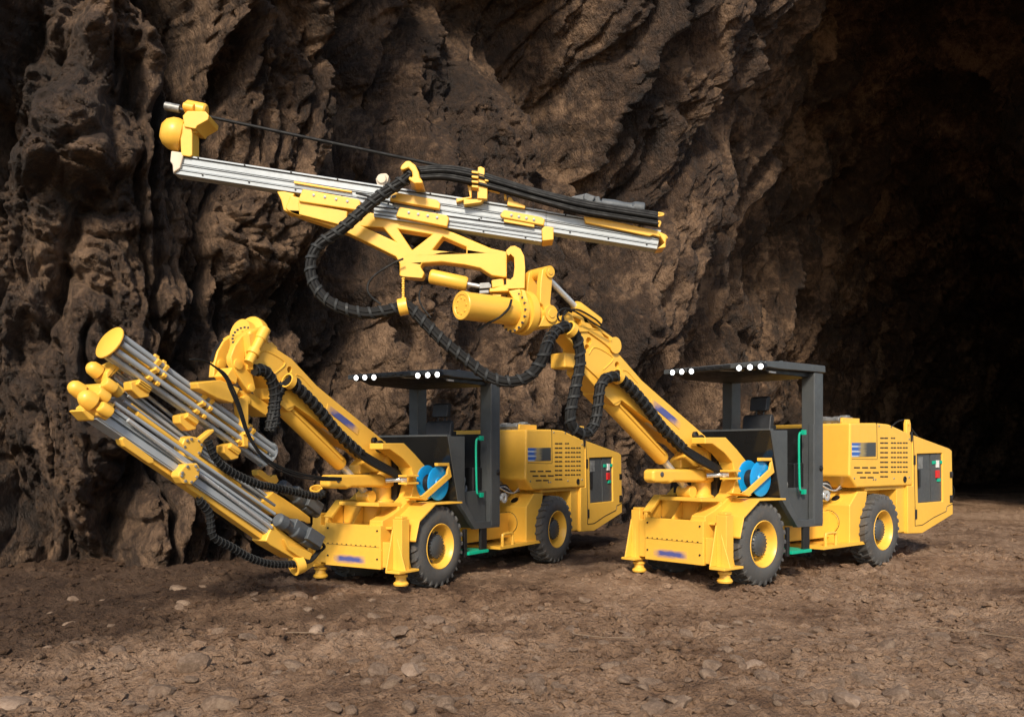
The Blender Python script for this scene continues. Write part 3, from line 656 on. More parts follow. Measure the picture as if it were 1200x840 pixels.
# tank
tk = MB(); tk.prism([(2.2, .1, .36), (2.54, .1, .355), (2.69, .1, 1.05), (2.42, .1, 1.055), (2.2, .1, .87)], (0, .62, 0)); tko = tk.make('fuel_tank', 'yellow', root, .015)
b = MB(); b.lathe((2.199, .41, .63), (-1, 0, 0), [(.155, -.001), (.15, .006), (.14, .006), (.135, .002), (0, .002)], 32, False)
for k in range(12): b.lathe((2.198, .41 + .147 * math.cos(k * math.pi / 6), .63 + .147 * math.sin(k * math.pi / 6)), (-1, 0, 0), [(.009, 0), (.008, .012), (0, .013)], 6, False)
tco_ = b.make('tank_cover', 'yellow', tko)
b = MB(); b.tube([Vector((2.197, .41 + .158 * math.cos(k * math.pi / 20), .63 + .158 * math.sin(k * math.pi / 20))) for k in range(41)], .004, 4); b.make('cover_seam', 'black', tco_)
nrm = Vector((-.185, 0, .22)).normalized(); c = Vector((2.30, .36, .954))
b = MB(); b.lathe(c, nrm, [(.10, 0), (.10, .008), (.065, .01), (.06, -.01), (0, -.01)], 24, False); b.make('filler_plate', 'yellow', tko)
b = MB(); b.lathe(c + nrm * .002, nrm, [(.058, 0), (0, .004)], 20, False); b.make('filler_hole', 'black', tko)
b = MB(); b.box(1.42, 2.55, .04, .6, .33, .37); b.tube(spline([(1.5, .06, .36), (1.5, .06, .50), (1.54, .06, .53), (1.72, .06, .53), (1.76, .06, .5), (1.76, .06, .36)], 4), .022, 8); b.make('side_bumper', 'yellow', root, .008)
b = MB(); b.box(2.4, 3.7, .36, .5, .5, 1.12); b.box(3.55, 3.8, .1, 1.38, .42, 1.1); b.box(2.62, 3.60, .10, 1.38, 1.055, 1.10); b.make('rear_arch', 'yellow', root, .008)
# tail with its electrical cabinet
tp = zE((456, 150), (620, 211), (632, 222), (637, 505), (500, 590), (435, 592), (435, 378), (458, 377))
cab_in = zE((476, 236), (590, 232), (592, 447), (481, 456))
tail = ysheet(tp, .05, 1.42, holes=[FR.pl(cab_in[::-1], y=.05)]).make('tail', 'yellow', root, .012)
b = MB(); b.prism(FR.pl(zE((470, 228), (600, 225), (602, 455), (475, 465)), y=.14), (0, .05, 0)); b.make('cabinet_back', 'black', tail)
d1 = zE((478, 238), (532, 236), (536, 450), (483, 454)); d2 = zE((536, 236), (588, 234), (590, 446), (540, 450))
for dd in (d1, d2): ysheet(dd, .075, .12).make('cabinet_door', 'charcoal', tail, .006)
b = MB(); 
for p in ((551, 274), (585, 272), (572, 352)): b.obox(FR.at(zE(p)[0], y=.07), (.05, 0, 0), (0, .015, 0), (0, 0, .025))
b.make('green_switch', 'green', tail, .004)
b = MB(); b.obox(FR.at(zE((566, 280))[0], y=.07), (.04, 0, 0), (0, .014, 0), (0, 0, .055)); b.make('meter', 'white', tail)
b = MB()
for p in ((491, 262), (491, 288)): b.obox(FR.at(zE(p)[0], y=.072), (.07, 0, 0), (0, .004, 0), (0, 0, .045))
b.make('notice', 'engine', tail)
b = MB(); b.obox(FR.at(zE((566, 326))[0], y=.07), (.055, 0, 0), (0, .02, 0), (0, 0, .06)); b.make('emergency_switch', 'red', tail, .008)
MB().obox(FR.at(zE((484, 345))[0], y=.07), (.03, 0, 0), (0, .014, 0), (0, 0, .13)).make('door_handle', 'black', tail)
for a_ in ((463, 262), (470, 505), (450, 158)): MB().obox(FR.at(zE(a_)[0], y=.05), (.025, 0, 0), (0, .012, 0), (0, 0, .07)).make('hinge', 'black', tail)
b = MB(); pts = FR.pl(zE((467, 470), (467, 557), (500, 553), (550, 520), (606, 492), (610, 470), (636, 458)), y=.048); b.tube(pts, .006, 4); pts = FR.pl(zE((458, 152), (462, 230), (467, 470)), y=.048); b.tube(pts, .005, 4); b.make('panel_seam', 'black', tail)
for z0, z1 in ((1.19, 1.29), (.80, .92)):
    b = MB(); b.box(5.22, 5.325, .04, .12, z0, z1); b.box(5.24, 5.30, .034, .05, z0 + .02, z1 - .02); b.make('tail_light', 'gloss', tail, .008)
b = MB(); b.lathe((3.55, .45, .03), (0, 0, 1), [(.12, 0), (.13, .02), (.07, .05), (.05, .07), (.05, .45)], 14); b.make('rear_jack', 'yellow', root)

# ---- boom (the same on both rigs)
YB = .57
boomp = zb2((262, 287), (272, 280), (405, 372), (490, 470), (560, 532), (690, 645), (732, 682), (738, 700), (730, 740), (722, 762), (692, 752), (655, 715), (600, 690), (560, 655), (415, 545), (385, 560), (345, 520), (340, 480), (320, 455), (274, 412))
def disc_hole(p, r): c = FR.at(p, y=YB); return [c + Vector((math.cos(a), 0, math.sin(a))) * r for a in [-2 * math.pi * k / 14 for k in range(14)]]
boom = ysheet(boomp, YB, YB + .30, holes=[disc_hole(zb2(q)[0], r) for q, r in (((291, 322), .042), ((284, 347), .036), ((398, 412), .036))]).make('boom', 'yellow', root, .022, 3)
b = MB(); rp = [FR.at(p, y=YB - .001) for p in zb2((290, 372), (315, 345), (372, 375), (380, 395), (345, 430))]; b.tube(spline(rp, 6), .008, 5); rp = [FR.at(p, y=YB - .001) for p in zb2((420, 430), (440, 440), (475, 480))]; b.tube(spline(rp, 6), .007, 5); b.make('weld_rib', 'yellow', boom)
b = ysheet(zb2((415, 543), (452, 541), (560, 664), (545, 655)), YB + .04, YB + .1); b.make('gusset', 'pale', boom, .006)
ysheet(zb2((530, 538), (640, 630), (634, 655), (525, 563)), YB - .006, YB + .01).make('logo_print', 'decal_x', boom)
for c_, r_ in (((710, 700), .075), ((690, 678), .045)):
    MB().lathe(FR.at(zb2(c_)[0], y=YB), (0, -1, 0), [(r_, -.02), (r_, .03), (r_ * .75, .04), (r_ * .7, .025), (0, .025)], 20, False).make('pivot_pin', 'gloss', boom)
b = ysheet(zb2((680, 655), (735, 680), (745, 740), (745, 800), (700, 800), (640, 805), (640, 770), (665, 745)), YB + .06, YB + .24); b.make('boom_foot', 'yellow', root, .02)
P0, P1 = FR.at(zb2((362, 548))[0], y=.71), FR.at(zb2((570, 768))[0], y=.71); ax = (P1 - P0).normalized()
lc = MB(); lc.rod(P0, P1, [(.05, -.06), (.085, -.02), (.088, .0), (.088, .97), (.078, 1.0)], 24)
lco = lc.make('lift_cylinder', 'yellow', root)
MB().rod(P0 + Vector((0, -.095, .01)), P1 + Vector((0, -.095, .01)), [(.014, .08), (.014, .92)], 8).make('cylinder_pipe', 'yellow', lco)
MB().rod(P1, FR.at(zA((330, 325))[0], y=.71), [(.045, 0), (.045, .9), (.06, .92), (.06, 1)], 18).make('cylinder_rod', 'chrome', lco)
b = MB(); b.lathe(FR.at(zA((345, 320))[0], y=.60), (0, 1, 0), [(.075, 0), (.075, .2)], 18); b.make('lower_pivot', 'yellow', root, .006)
b = MB(); b.lathe(P0 + Vector((0, -.13, .03)), (0, 1, 0), [(.09, 0), (.09, .26)], 18); b.make('upper_pivot', 'yellow', root, .008)
sh = [(722, 441), (736, 451.7), (755, 473), (776, 501), (801, 526), (829, 541)]
pts = FR.pl(sh, y=YB - .09); pts[-1] = FR.at((838, 548), y=.42)
hose_bundle(root, pts[:5], .06, 6, True, .10)
b = MB()
for k in range(5):
    o_ = Vector((0, -.05 + .02 * k, -.06 + .03 * k)); b.tube(spline([pts[3] + o_ * .6, pts[4] + o_, pts[5] + o_ * .8, pts[5] + Vector((.28, .10, -.03)) + o_ * .6], 8), .02, 7)
b.make('hose', 'hose', root)
def clamp(rt, fr, p, r=.09, y=None, Y=None, axis=None, w_=.05):
    c = fr.at(p, y=y) if Y is None else fr.at(p, Y=Y)
    return MB().lathe(c, axis, [(r, -w_), (r + .015, -w_), (r + .015, w_), (r, w_), (r, -w_)], 20, False).make('hose_clamp', 'yellow', rt)
clamp(root, FR, (723.5, 441), .066, w_=.032, y=YB - .09, axis=(FR.at((736, 451), y=.6) - FR.at((715, 437), y=.6)))

# ---- copy everything built so far to the second rig
def children(o): return [c for c in bpy.data.objects if c.parent == o]
def copy_tree(o, parent):
    c = o.copy(); COL.objects.link(c); c.parent = parent
    for ch in children(o): copy_tree(ch, c)
for ch in children(rigR): copy_tree(ch, rigL)

# ================================================================== right rig: boom head and raised feed
Y0 = 8.90                                  # distance of the feed
def wp(pts, Y, th, **k): 
    h = k.pop('holes', None)
    return MB().prism(FR.pl(pts, Y=Y), FR.back * th, holes=[FR.pl(x, Y=Y) for x in h] if h else ())
b = ysheet(zb2((275, 410), (270, 440), (320, 500), (345, 520), (340, 470), (320, 440)), YB + .02, YB + .28); b.make('boom_web', 'yellow', root, .01)
up = zb2((193, 240), (215, 207), (245, 215), (312, 257), (405, 325), (408, 352), (396, 370), (350, 330), (290, 287), (245, 287), (215, 262))
b = ysheet(up, YB - .02, YB + .05, holes=[FR.pl(zb2(*h), y=YB - .02) for h in (((232, 230), (262, 242), (266, 262), (248, 262)), ((290, 246), (322, 270), (326, 280), (306, 270)), ((340, 290), (366, 308), (370, 318), (350, 306)))])
ext = b.make('extension_plate', 'yellow', root, .012)
b = MB(); b.lathe(FR.at(zb2((390, 338))[0], y=YB - .02), (0, -1, 0), [(.09, 0), (.09, .012), (0, .014)], 20, False); b.make('pin_cap', 'yellow', ext)
b = ysheet(zb2((215, 212), (245, 215), (312, 257), (405, 325), (400, 335), (300, 268), (215, 235)), YB + .22, YB + .29); b.make('extension_plate', 'yellow', root, .012)
t0, t1 = FR.at(zH((800, 590))[0], y=.72), FR.at(zH((985, 800))[0], y=.72)
b = MB(); d_ = (t1 - t0).normalized(); b.obox((t0 + t1) * .5, d_ * (t1 - t0).length * .5, (0, .10, 0), d_.cross(Vector((0, 1, 0))) * .11); b.make('inner_boom', 'yellow', root, .015)
b = MB(); b.box(*(lambda c: (c.x - .09, c.x + .09, .62, .84, c.z - .11, c.z + .05))(FR.at(zb2((215, 385))[0], y=.65))); b.make('boom_bracket', 'yellow', root, .02)
# tilt cylinder
b = MB(); b.rod(FR.at(zH((1080, 590))[0], y=.72), FR.at(zH((920, 470))[0], y=.72), [(.07, 0), (.07, .9), (.055, 1)], 20); tco = b.make('tilt_cylinder', 'yellow', root)
MB().rod(FR.at(zH((920, 470))[0], y=.72), FR.at(zH((690, 235))[0], y=.72), [(.032, 0), (.032, .93), (.06, .94), (.06, 1.0)], 14).make('cylinder_rod', 'chrome', tco)
# fork head
nearp = zH((697, 212), (722, 196), (748, 196), (768, 222), (766, 295), (752, 452), (762, 480), (800, 520), (812, 560), (790, 600), (742, 618), (668, 618), (690, 575), (716, 520), (700, 470), (680, 450), (680, 400), (685, 300))
b = ysheet(nearp, .55, .62); fk = b.make('fork_head', 'yellow', root, .012)
farp = zH((605, 430), (612, 340), (630, 262), (655, 212), (690, 206), (700, 260), (690, 330), (690, 600), (612, 610))
b = MB(); b.prism(FR.pl(nearp, y=.55), (0, .07, 0)); 
for v_ in b.bm.verts: v_.co.y += .20
b.make('fork_head', 'yellow', root, .012)
for p, r_ in (((748, 230), .06), ((757, 525), .085)):
    b = MB(); c = FR.at(zH(p)[0], y=.535); b.lathe(c, (0, 1, 0), [(0, -.012), (r_ * .5, -.012), (r_ * .55, -.004), (r_, -.004), (r_, .29)], 20); b.make('fork_pin', 'yellow', fk)
b = ysheet(zH((610, 432), (752, 448), (752, 466), (610, 450)), .57, .80); b.prism(FR.pl(zH((612, 598), (745, 610), (745, 628), (612, 622)), y=.57), (0, .3, 0)); b.make('fork_web', 'yellow', fk, .006)
# slewing motor, flange
q0, q1 = FR.at(zH((125, 468))[0], y=.72), FR.at(zH((560, 522))[0], y=.72); ax = (q1 - q0).normalized()
mo = MB().lathe(q0, ax, [(0, 0), (.10, 0), (.105, -.006), (.132, -.006), (.137, .0), (.137, .03), (.134, .05), (.134, (q1 - q0).length - .12), (.16, (q1 - q0).length - .1), (.16, (q1 - q0).length)], 36, False).make('slewing_motor', 'yellow', root)
b = MB()
for k in range(8): a_ = k * math.pi / 4; c2 = q0 + Vector((0, math.cos(a_) * .075, math.sin(a_) * .075)); b.lathe(c2, -ax, [(.012, 0), (.010, .008), (0, .009)], 6, False)
b.make('cap_bolt', 'yellow', mo)
fl = MB().lathe(q1, ax, [(.0, -.14), (.2, -.14), (.205, -.1), (.18, -.09), (.18, -.05), (.215, -.045), (.222, .0), (.222, .03), (.205, .05), (.15, .06), (.15, .16), (0, .16)], 44, False).make('slewing_flange', 'yellow', root)
b = MB()
for k in range(18):
    a_ = 2 * math.pi * k / 18; c2 = q1 + Vector((0, math.cos(a_), math.sin(a_))) * .19; b.lathe(c2 - ax * .14, -ax, [(.013, -.02), (.012, .012), (0, .014)], 6, False)
b.make('flange_bolt', 'charcoal', fl)
# upright bracket on the flange carrying the cradle
br = zH((440, 80), (470, 52), (500, 48), (540, 70), (565, 120), (572, 200), (568, 345), (440, 350), (330, 372), (340, 350), (440, 320))
b = wp(br, Y0 - .08, .30, holes=[zH((442, 130), (470, 105), (495, 130), (498, 200), (490, 265), (470, 285), (445, 280))[::-1]]); b.make('cradle_bracket', 'yellow', root, .018, 3)
b = wp(zH((452, 365), (540, 350), (590, 490), (545, 500), (500, 440)), Y0 - .16, .14); b.prism(FR.pl(zH((540, 350), (575, 360), (600, 440), (592, 500), (575, 505)), Y=Y0 - .20), FR.back * .3); b.make('bracket_rib', 'yellow', root, .016)
b = wp(zH((325, 345), (455, 350), (455, 366), (320, 372)), Y0 - .2, .3); b.prism(FR.pl(zH((340, 385), (405, 388), (400, 412), (345, 408)), Y=Y0 - .16), FR.back * .12); b.make('bracket_shelf', 'yellow', root, .006)
b = wp(zH((335, 290), (420, 275), (425, 330), (340, 345)), Y0 - .08, .2); b.make('cylinder_lug', 'yellow', root, .008)
b = MB(); b.rod(FR.at(zH((-100, 262))[0], Y=Y0 - .1), FR.at(zH((165, 318))[0], Y=Y0 - .1), [(.055, 0), (.068, .03), (.072, .06), (.072, .94), (.06, 1)], 22); cy = b.make('swing_cylinder', 'yellow', root)
MB().rod(FR.at(zH((160, 316))[0], Y=Y0 - .1), FR.at(zH((262, 335))[0], Y=Y0 - .1), [(.022, 0), (.022, 1)], 12).make('cylinder_rod', 'chrome', cy)
b = wp(zH((250, 310), (320, 305), (335, 325), (330, 345), (250, 350)), Y0 - .16, .12); b.prism(FR.pl(zH((250, 362), (318, 358), (318, 380), (250, 385)), Y=Y0 - .16), FR.back * .12); b.make('clevis', 'engine', cy, .006)
# truss cradle
tr = [(334, 244), (340, 229), (425, 247), (457, 254), (521.4, 268), (576, 291), (594, 295), (594, 325), (590.5, 325), (576, 323), (562, 314), (543, 310), (519, 307), (495, 308.6), (493, 313), (497.6, 320), (495, 326), (471.4, 324), (468, 323), (468, 308.6), (464, 301), (436, 287), (407, 273), (389, 266), (353, 254), (340, 249)]
hl = [[(426, 265.7), (449, 267), (462.4, 282.4)], [(466.7, 268.6), (506, 275), (483, 293)], [(519, 277.6), (546.4, 289.5), (546.4, 297), (507, 293)]]
b = wp(tr, Y0 - .11, .17, holes=[h[::-1] for h in hl]); b.make('feed_cradle', 'yellow', root, .012)
b = wp(zF((20, 70), (60, 70), (125, 82), (108, 130), (112, 180), (88, 192), (60, 180), (45, 120)), Y0 - .09, .2); b.make('cradle_end', 'yellow', root, .012)
for pts in (zF((145, 118), (170, 56), (495, 116), (506, 128), (500, 182), (150, 130)), zq((195, 410), (225, 345), (250, 338), (615, 405), (645, 440), (640, 490), (270, 425)), zq((255, 545), (285, 468), (700, 540), (722, 565), (705, 645), (255, 555)), z7((780, 303), (800, 276), (985, 312), (1003, 325), (997, 355), (790, 315))):
    g = wp(pts, Y0 - .20, .07).make('slide_clamp', 'yellow', root, .012)
    bb = MB()
    for f in (.2, .4, .6, .8):
        a_, c2 = Vector(pts[1] + (0,)), Vector(pts[2] + (0,)); p = a_.lerp(c2, f); bb.lathe(FR.at((p.x, p.y + 5), Y=Y0 - .2), -FR.back, [(.014, -.005), (.014, .008), (0, .01)], 8, False)
    bb.make('clamp_bolt', 'engine', g)
b = wp(zF((145, 128), (430, 185), (425, 262), (400, 268), (150, 205)), Y0 - .17, .06); b.make('cover_plate', 'yellow', root, .01)
# rails (built of flanges and web so that the joints are edges)
def rail(p0, p1, q0, q1, Y, th, name, bands):
    """bands: (start fraction, end fraction, extra depth); the fraction runs from the top to the bottom edge"""
    b = MB()
    for f0, f1, dz in bands:
        L2 = lambda a, c, f: (a[0] + (c[0] - a[0]) * f, a[1] + (c[1] - a[1]) * f)
        poly = [L2(p0, q0, f0), L2(p1, q1, f0), L2(p1, q1, f1), L2(p0, q0, f1)]
        b.prism(FR.pl(poly, Y=Y - dz), FR.back * (th + dz))
    r_ = b.make(name, 'steel', root, .004, 1)
    for f in (bands[0][1], bands[2][0], bands[-1][0]):
        MB().tube(FR.pl([(p0[0] + (q0[0] - p0[0]) * f, p0[1] + (q0[1] - p0[1]) * f), (p1[0] + (q1[0] - p1[0]) * f, p1[1] + (q1[1] - p1[1]) * f)], Y=Y - .002), .005, 4).make('rail_joint', 'black', r_)
    k = MB(); n = int((p1[0] - p0[0]) / 60)
    for j in range(n + 1):
        for f in (.05, .9):
            t = (j + .5) / (n + 1); x, y = p0[0] + (p1[0] - p0[0]) * t, p0[1] + (p1[1] - p0[1]) * t; y2 = q0[1] + (q1[1] - q0[1]) * t
            k.lathe(FR.at((x + f * 6, y + (y2 - y) * f), Y=Y), -FR.back, [(.009, -.012), (.009, .012), (0, .013)], 6, False)
    k.make('rail_bolt', 'black', r_)
    return r_
bd = [(0, .10, .004), (.10, .46, -.010), (.46, .51, .006), (.51, .74, -.008), (.74, .79, .008), (.79, 1, .0)]
rail((205, 180), (640, 246.5), (203, 203.5), (640, 271), Y0 - .09, .16, 'feed_rail', bd)
rail((640, 247), (775, 270), (640, 271), (770, 292), Y0 - .09, .16, 'feed_rail', bd)
rail((438, 240), (635, 266), (438, 254), (635, 283.5), Y0 - .15, .16, 'cradle_rail', bd)
b = wp(z7((985, 372), (1000, 356), (1045, 362), (1045, 425), (990, 430)), Y0 - .19, .24); b.make('rail_end', 'yellow', root, .01)
b = wp(z7((800, 322), (950, 348), (950, 362), (800, 336)), Y0 - .185, .03); b.make('wear_strip', 'yellow', root, .004)
b = wp(z6((690, 470), (975, 520), (975, 528), (690, 482)), Y0 - .11, .05); b.make('wear_strip', 'yellow', root, .004)
b = MB(); b.tube(FR.pl(z6((180, 350), (1000, 512)), Y=Y0 - .0), .012, 6); b.tube(FR.pl(zF((480, 80), (700, 140)), Y=Y0 - .13), .012, 6); b.make('feed_rope', 'hose', root)
rc = wp(zr((330, 325), (470, 340), (905, 435), (990, 455), (1060, 490), (1075, 515), (1060, 528), (940, 490), (910, 502), (345, 382)), Y0 - .13, .2); rc.make('rear_cover', 'yellow', root, .01)
b = wp(zr((985, 470), (1060, 495), (1050, 600), (975, 612), (1040, 560)), Y0 - .14, .22); b.make('feed_end', 'yellow', root, .008)
# rock drill with its hoses
dr = zr((220, 150), (330, 128), (350, 120), (440, 150), (470, 145), (482, 190), (640, 225), (720, 242), (790, 232), (862, 240), (866, 285), (720, 285), (480, 235), (215, 190))
b = wp(dr, Y0 - .06, .16); b.prism(FR.pl(zr((330, 130), (352, 118), (440, 152), (400, 215), (330, 180)), Y=Y0 - .10), FR.back * .1); b.rod(FR.at(zr((480, 215))[0], Y=Y0), FR.at(zr((862, 265))[0], Y=Y0), [(.05, 0), (.055, .3), (.045, .5), (.045, .7), (.065, .75), (.065, 1)], 16); b.make('rock_drill', 'drill', root, .015)
for k in range(7):
    dy = k * 2.5; pts = [(487 + k, 197 + dy * .9), (520, 195 + dy * 1.0), (552, 199.5 + dy * 1.1), (590, 211 + dy * .95), (630, 223 + dy * .9), (680, 235 + dy), (730, 243.5 + dy), (771, 250 + dy)]
    MB().tube(spline(FR.pl(pts, Y=Y0 - .16 - .025 * (k % 3)), 8), .015 + .003 * (k % 2), 7).make('hose', 'hose', root)
for pts in ([(640, 231), (700, 248), (740, 249), (773, 250), (773, 253), (735, 256)], [(742, 262), (762, 262), (773, 260), (772, 266)]):
    MB().tube(spline(FR.pl(pts, Y=Y0 - .10), 8), .012, 6).make('pipe_guard', 'yellow', root)
# drill rod and front end
dp0, dp1 = FR.at((237, 135.5), Y=Y0 + .02), FR.at((575, 207), Y=Y0 + .02)
MB().rod(dp0, dp1, [(.016, 0), (.016, 1)], 10).make('drill_rod', 'hose', root)
MB().rod(FR.at((193, 124.5), Y=Y0 + .02), FR.at((211, 128), Y=Y0 + .02), [(.03, 0), (.042, .05), (.042, 1)], 14).make('drill_bit', 'engine', root)
MB().rod(FR.at((208, 127.5), Y=Y0 + .02), FR.at((240, 136), Y=Y0 + .02), [(.022, 0), (.022, 1)], 10).make('drill_rod', 'black', root)
b = wp(z6((85, 322), (140, 330), (145, 345), (130, 408), (95, 432), (92, 390), (80, 375)), Y0 - .12, .24); b.make('end_plate', 'pale', root, .012)
dome = FR.at(z6((100, 240))[0], Y=Y0 - .02); fx = (dp1 - dp0).normalized(); dax = (fx + FR.back * .35).normalized()
MB().lathe(dome, dax, [(0, -.13), (.07, -.125), (.125, -.09), (.158, -.03), (.165, .02), (.155, .07), (.13, .085), (0, .09)], 28, False).make('rock_stop', 'yellow', root)
b = wp(z6((128, 215), (150, 180), (185, 205), (190, 240), (190, 345), (178, 352), (135, 345)), Y0 - .12, .2); b.prism(FR.pl(z6((142, 150), (165, 125), (255, 128), (272, 148), (268, 170), (215, 200), (205, 215), (150, 205)), Y=Y0 - .14), FR.back * .3)
b.lathe(FR.at(z6((215, 120))[0], Y=Y0 + .02), fx, [(.055, -.12), (.075, -.1), (.075, .08), (.055, .1)], 18); b.lathe(FR.at(z6((172, 108))[0], Y=Y0 - .05), fx, [(.04, -.05), (.045, .06)], 12); b.lathe(FR.at(z6((200, 180))[0], Y=Y0 - .06), (0, 0, 1), [(.03, -.12), (.03, .1)], 10); b.make('rod_guide', 'yellow', root, .012)
# hose bracket with jaws
b = wp(zq((880, 262), (920, 268), (920, 390), (880, 400), (785, 430), (785, 395), (905, 380)), Y0 - .14, .12); b.prism(FR.pl(zq((975, 120), (1000, 112), (1035, 130), (1032, 230), (1060, 270), (1058, 400), (970, 395), (972, 250)), Y=Y0 - .2), FR.back * .08)
for k in range(4): b.prism(FR.pl(zq((920, 150 + k * 42), (980, 155 + k * 42), (980, 178 + k * 42), (920, 170 + k * 42)), Y=Y0 - .24), FR.back * .12)
b.prism(FR.pl(zq((1050, 285), (1170, 325), (1165, 348), (1055, 320)), Y=Y0 - .16), FR.back * .05); b.prism(FR.pl(zq((1035, 222), (1070, 225), (1070, 245), (1035, 245)), Y=Y0 - .22), FR.back * .05)
b.prism(FR.pl(zq((850, 400), (1030, 400), (1000, 430), (850, 450)), Y=Y0 - .18), FR.back * .15); b.make('hose_bracket', 'yellow', root, .006)
b = wp(z8((65, 215), (80, 215), (90, 232), (150, 255), (148, 270), (60, 255)), Y0 - .13, .1); b.prism(FR.pl(z8((45, 195), (55, 195), (60, 225), (45, 225)), Y=Y0 - .13), FR.back * .08); b.make('hose_bracket', 'yellow', root, .006)
b = wp(zq((75, 220), (120, 175), (170, 172), (195, 200), (185, 240), (110, 320), (88, 320), (88, 270)), Y0 - .04, .12); b.lathe(FR.at(zq((130, 225))[0], Y=Y0 - .04), -FR.back, [(.05, 0), (.05, .02), (0, .022)], 14, False); b.make('rope_sheave', 'pale', root, .01)
# big hose loop with its guides
hk = zq((290, 130), (305, 100), (340, 65), (375, 62), (425, 100), (455, 160), (465, 210), (490, 240), (490, 262), (415, 265), (365, 225), (400, 200), (395, 160), (365, 125), (330, 140), (305, 148))
b = wp(hk, Y0 - .42, .22); b.make('hose_hook', 'yellow', root, .014)
MB().prism(FR.pl(zq((370, 200), (490, 240), (490, 262), (415, 265), (365, 230)), Y=Y0 - .38), FR.back * .3).make('hook_base', 'yellow', root, .01)
YH = Y0 - .33
hp_ = [(488, 196), (474, 211), (441, 233), (401, 268), (374, 287), (364.5, 306), (366, 328), (379, 348), (401, 361), (429, 367), (453, 364), (471, 359.5), (480, 360), (495, 375), (520, 400), (547.5, 422.5), (572.5, 441), (595, 447), (617.5, 442), (632.5, 426), (640, 408)]
pts = FR.pl(hp_, Y=YH)
tl = FR.pl([(646, 394), (655.7, 385), (666.5, 384), (676, 396), (680, 424), (673, 461), (668, 490), (674, 504), (687, 508), (697, 496), (701, 473), (703.5, 453), (711, 443), (722, 441)], y=YB - .12)
hose_bundle(root, pts + tl, .056, 6, True, .115, .5, .014)
def ringclamp(p, Y=None, y=None, nxt=(0, 0), r=.085, w_=.05):
    k = dict(Y=Y) if Y else dict(y=y); c = FR.at(p, **k); d = FR.at((p[0] + nxt[0], p[1] + nxt[1]), **k) - c
    MB().lathe(c, d, [(r, -w_), (r + .02, -w_), (r + .02, w_), (r, w_), (r, -w_)], 20, False).make('hose_clamp', 'yellow', root, .005)
ringclamp((472.5, 359.5), Y=YH, nxt=(5, -1), r=.064, w_=.045); ringclamp((668.5, 386), y=YB - .12, nxt=(5, 4), r=.063, w_=.035)
ch = MB(); 
for k in range(9): ch.lathe(FR.at((472.5, 326.5 + k * 2.8), Y=YH), (0, 0, 1) if k % 2 else (1, 0, .2), [(.006, -.016), (.013, -.008), (.013, .008), (.006, .016)], 6)
ch.make('chain', 'yellow', root)
def thin(pts, r=.011, Y=None, y=None, rt=None, fr=None):
    k = dict(Y=Y) if Y else dict(y=y); MB().tube(spline((fr or FR).pl(pts, **k), 8), r, 6).make('hose', 'hose', rt or root)
thin(zF((755, 460), (690, 490), (590, 555), (548, 615), (560, 670), (625, 725)), Y=Y0 - .2); thin(zb1((620, 180), (605, 220), (615, 270), (660, 330)), Y=Y0 - .2, r=.009)
thin(zH((478, 425), (455, 490), (390, 550), (300, 600), (235, 645)), Y=Y0 - .33, r=.012)
thin(zH((840, 590), (835, 550), (880, 505), (950, 500), (1060, 560), (1110, 605)), y=YB - .08, r=.010); thin(zH((815, 580), (800, 540), (820, 500), (870, 490), (940, 520), (1100, 620), (1180, 660)), y=YB - .1, r=.010)
thin(zH((850, 595), (838, 545), (860, 500), (900, 515)), y=YB - .05, r=.010)

# ================================================================== left rig: lowered twin feed
root = rigL; YL = .85
def lp(pts, y, th, **k): return MB().prism(FL.pl(pts, y=y), (0, th, 0), **k)
def lc_(p0, p1, rpx, y, name, mat, n=14, prof=None):
    a, c = FL.at(p0, y=y), FL.at(p1, y=y); r = rpx * 8.6 / F_PX / FL.sc
    return MB().rod(a, c, prof and [(r * x, f) for x, f in prof] or [(r, 0), (r, 1)], n).make(name, mat, root)
e_ = (FL.at((316, 523), y=YL) - FL.at((143, 388), y=YL)).normalized(); n_ = Vector((0, 1, 0)).cross(e_) * -1
if n_.z < 0: n_ = -n_
# head on the boom's end
lp(zG((530, 380), (600, 215), (625, 215), (670, 260), (650, 560), (560, 420)), YB + .03, .25).make('boom_web', 'yellow', root, .012)
lp(zG((290, 392), (285, 335), (318, 245), (368, 172), (428, 120), (470, 100), (480, 130), (445, 185), (425, 240), (402, 305), (400, 365), (452, 425), (486, 580), (480, 612), (450, 632), (420, 612), (330, 470)), .66, .08).make('fork_head', 'yellow', root, .012)
lp(zG((140, 505), (152, 385), (178, 290), (228, 205), (300, 155), (330, 175), (300, 280), (262, 305), (252, 480), (245, 510)), 1.02, .08).make('fork_head', 'yellow', root, .012)
c = FL.at(zG((440, 175))[0], y=.84); fa = Vector((-1, .0, .22)).normalized()
MB().lathe(c, fa, [(0, -.10), (.17, -.10), (.18, -.07), (.215, -.06), (.222, -.03), (.222, .02), (.20, .04), (.15, .05), (.15, .14), (0, .14)], 40, False).make('slewing_flange', 'yellow', root)
b = lp(zG((440, 120), (520, 92), (585, 105), (580, 150), (555, 232), (525, 310), (480, 330), (430, 300), (425, 240)), .62, .3); b.make('slewing_head', 'yellow', root, .03, 3)
b = MB(); b.rod(FL.at(zG((565, 110))[0], y=.56), FL.at(zG((430, 385))[0], y=.56), [(.05, -.02), (.06, 0), (.06, .3), (.05, .32), (.05, .62), (.07, .63), (.07, .76), (.05, .77), (.05, 1)], 18); b.make('tilt_motor', 'yellow', root)
for p, r_, y in (((345, 395), .055, .65), ((452, 592), .04, .65), ((208, 395), .05, 1.01), ((408, 692), .05, .72)):
    MB().lathe(FL.at(zG(p)[0], y=y), (0, -1, 0), [(r_, -.05), (r_, .012), (r_ * .5, .016), (0, .016)], 16, False).make('pivot_pin', 'yellow', root)
b = MB()
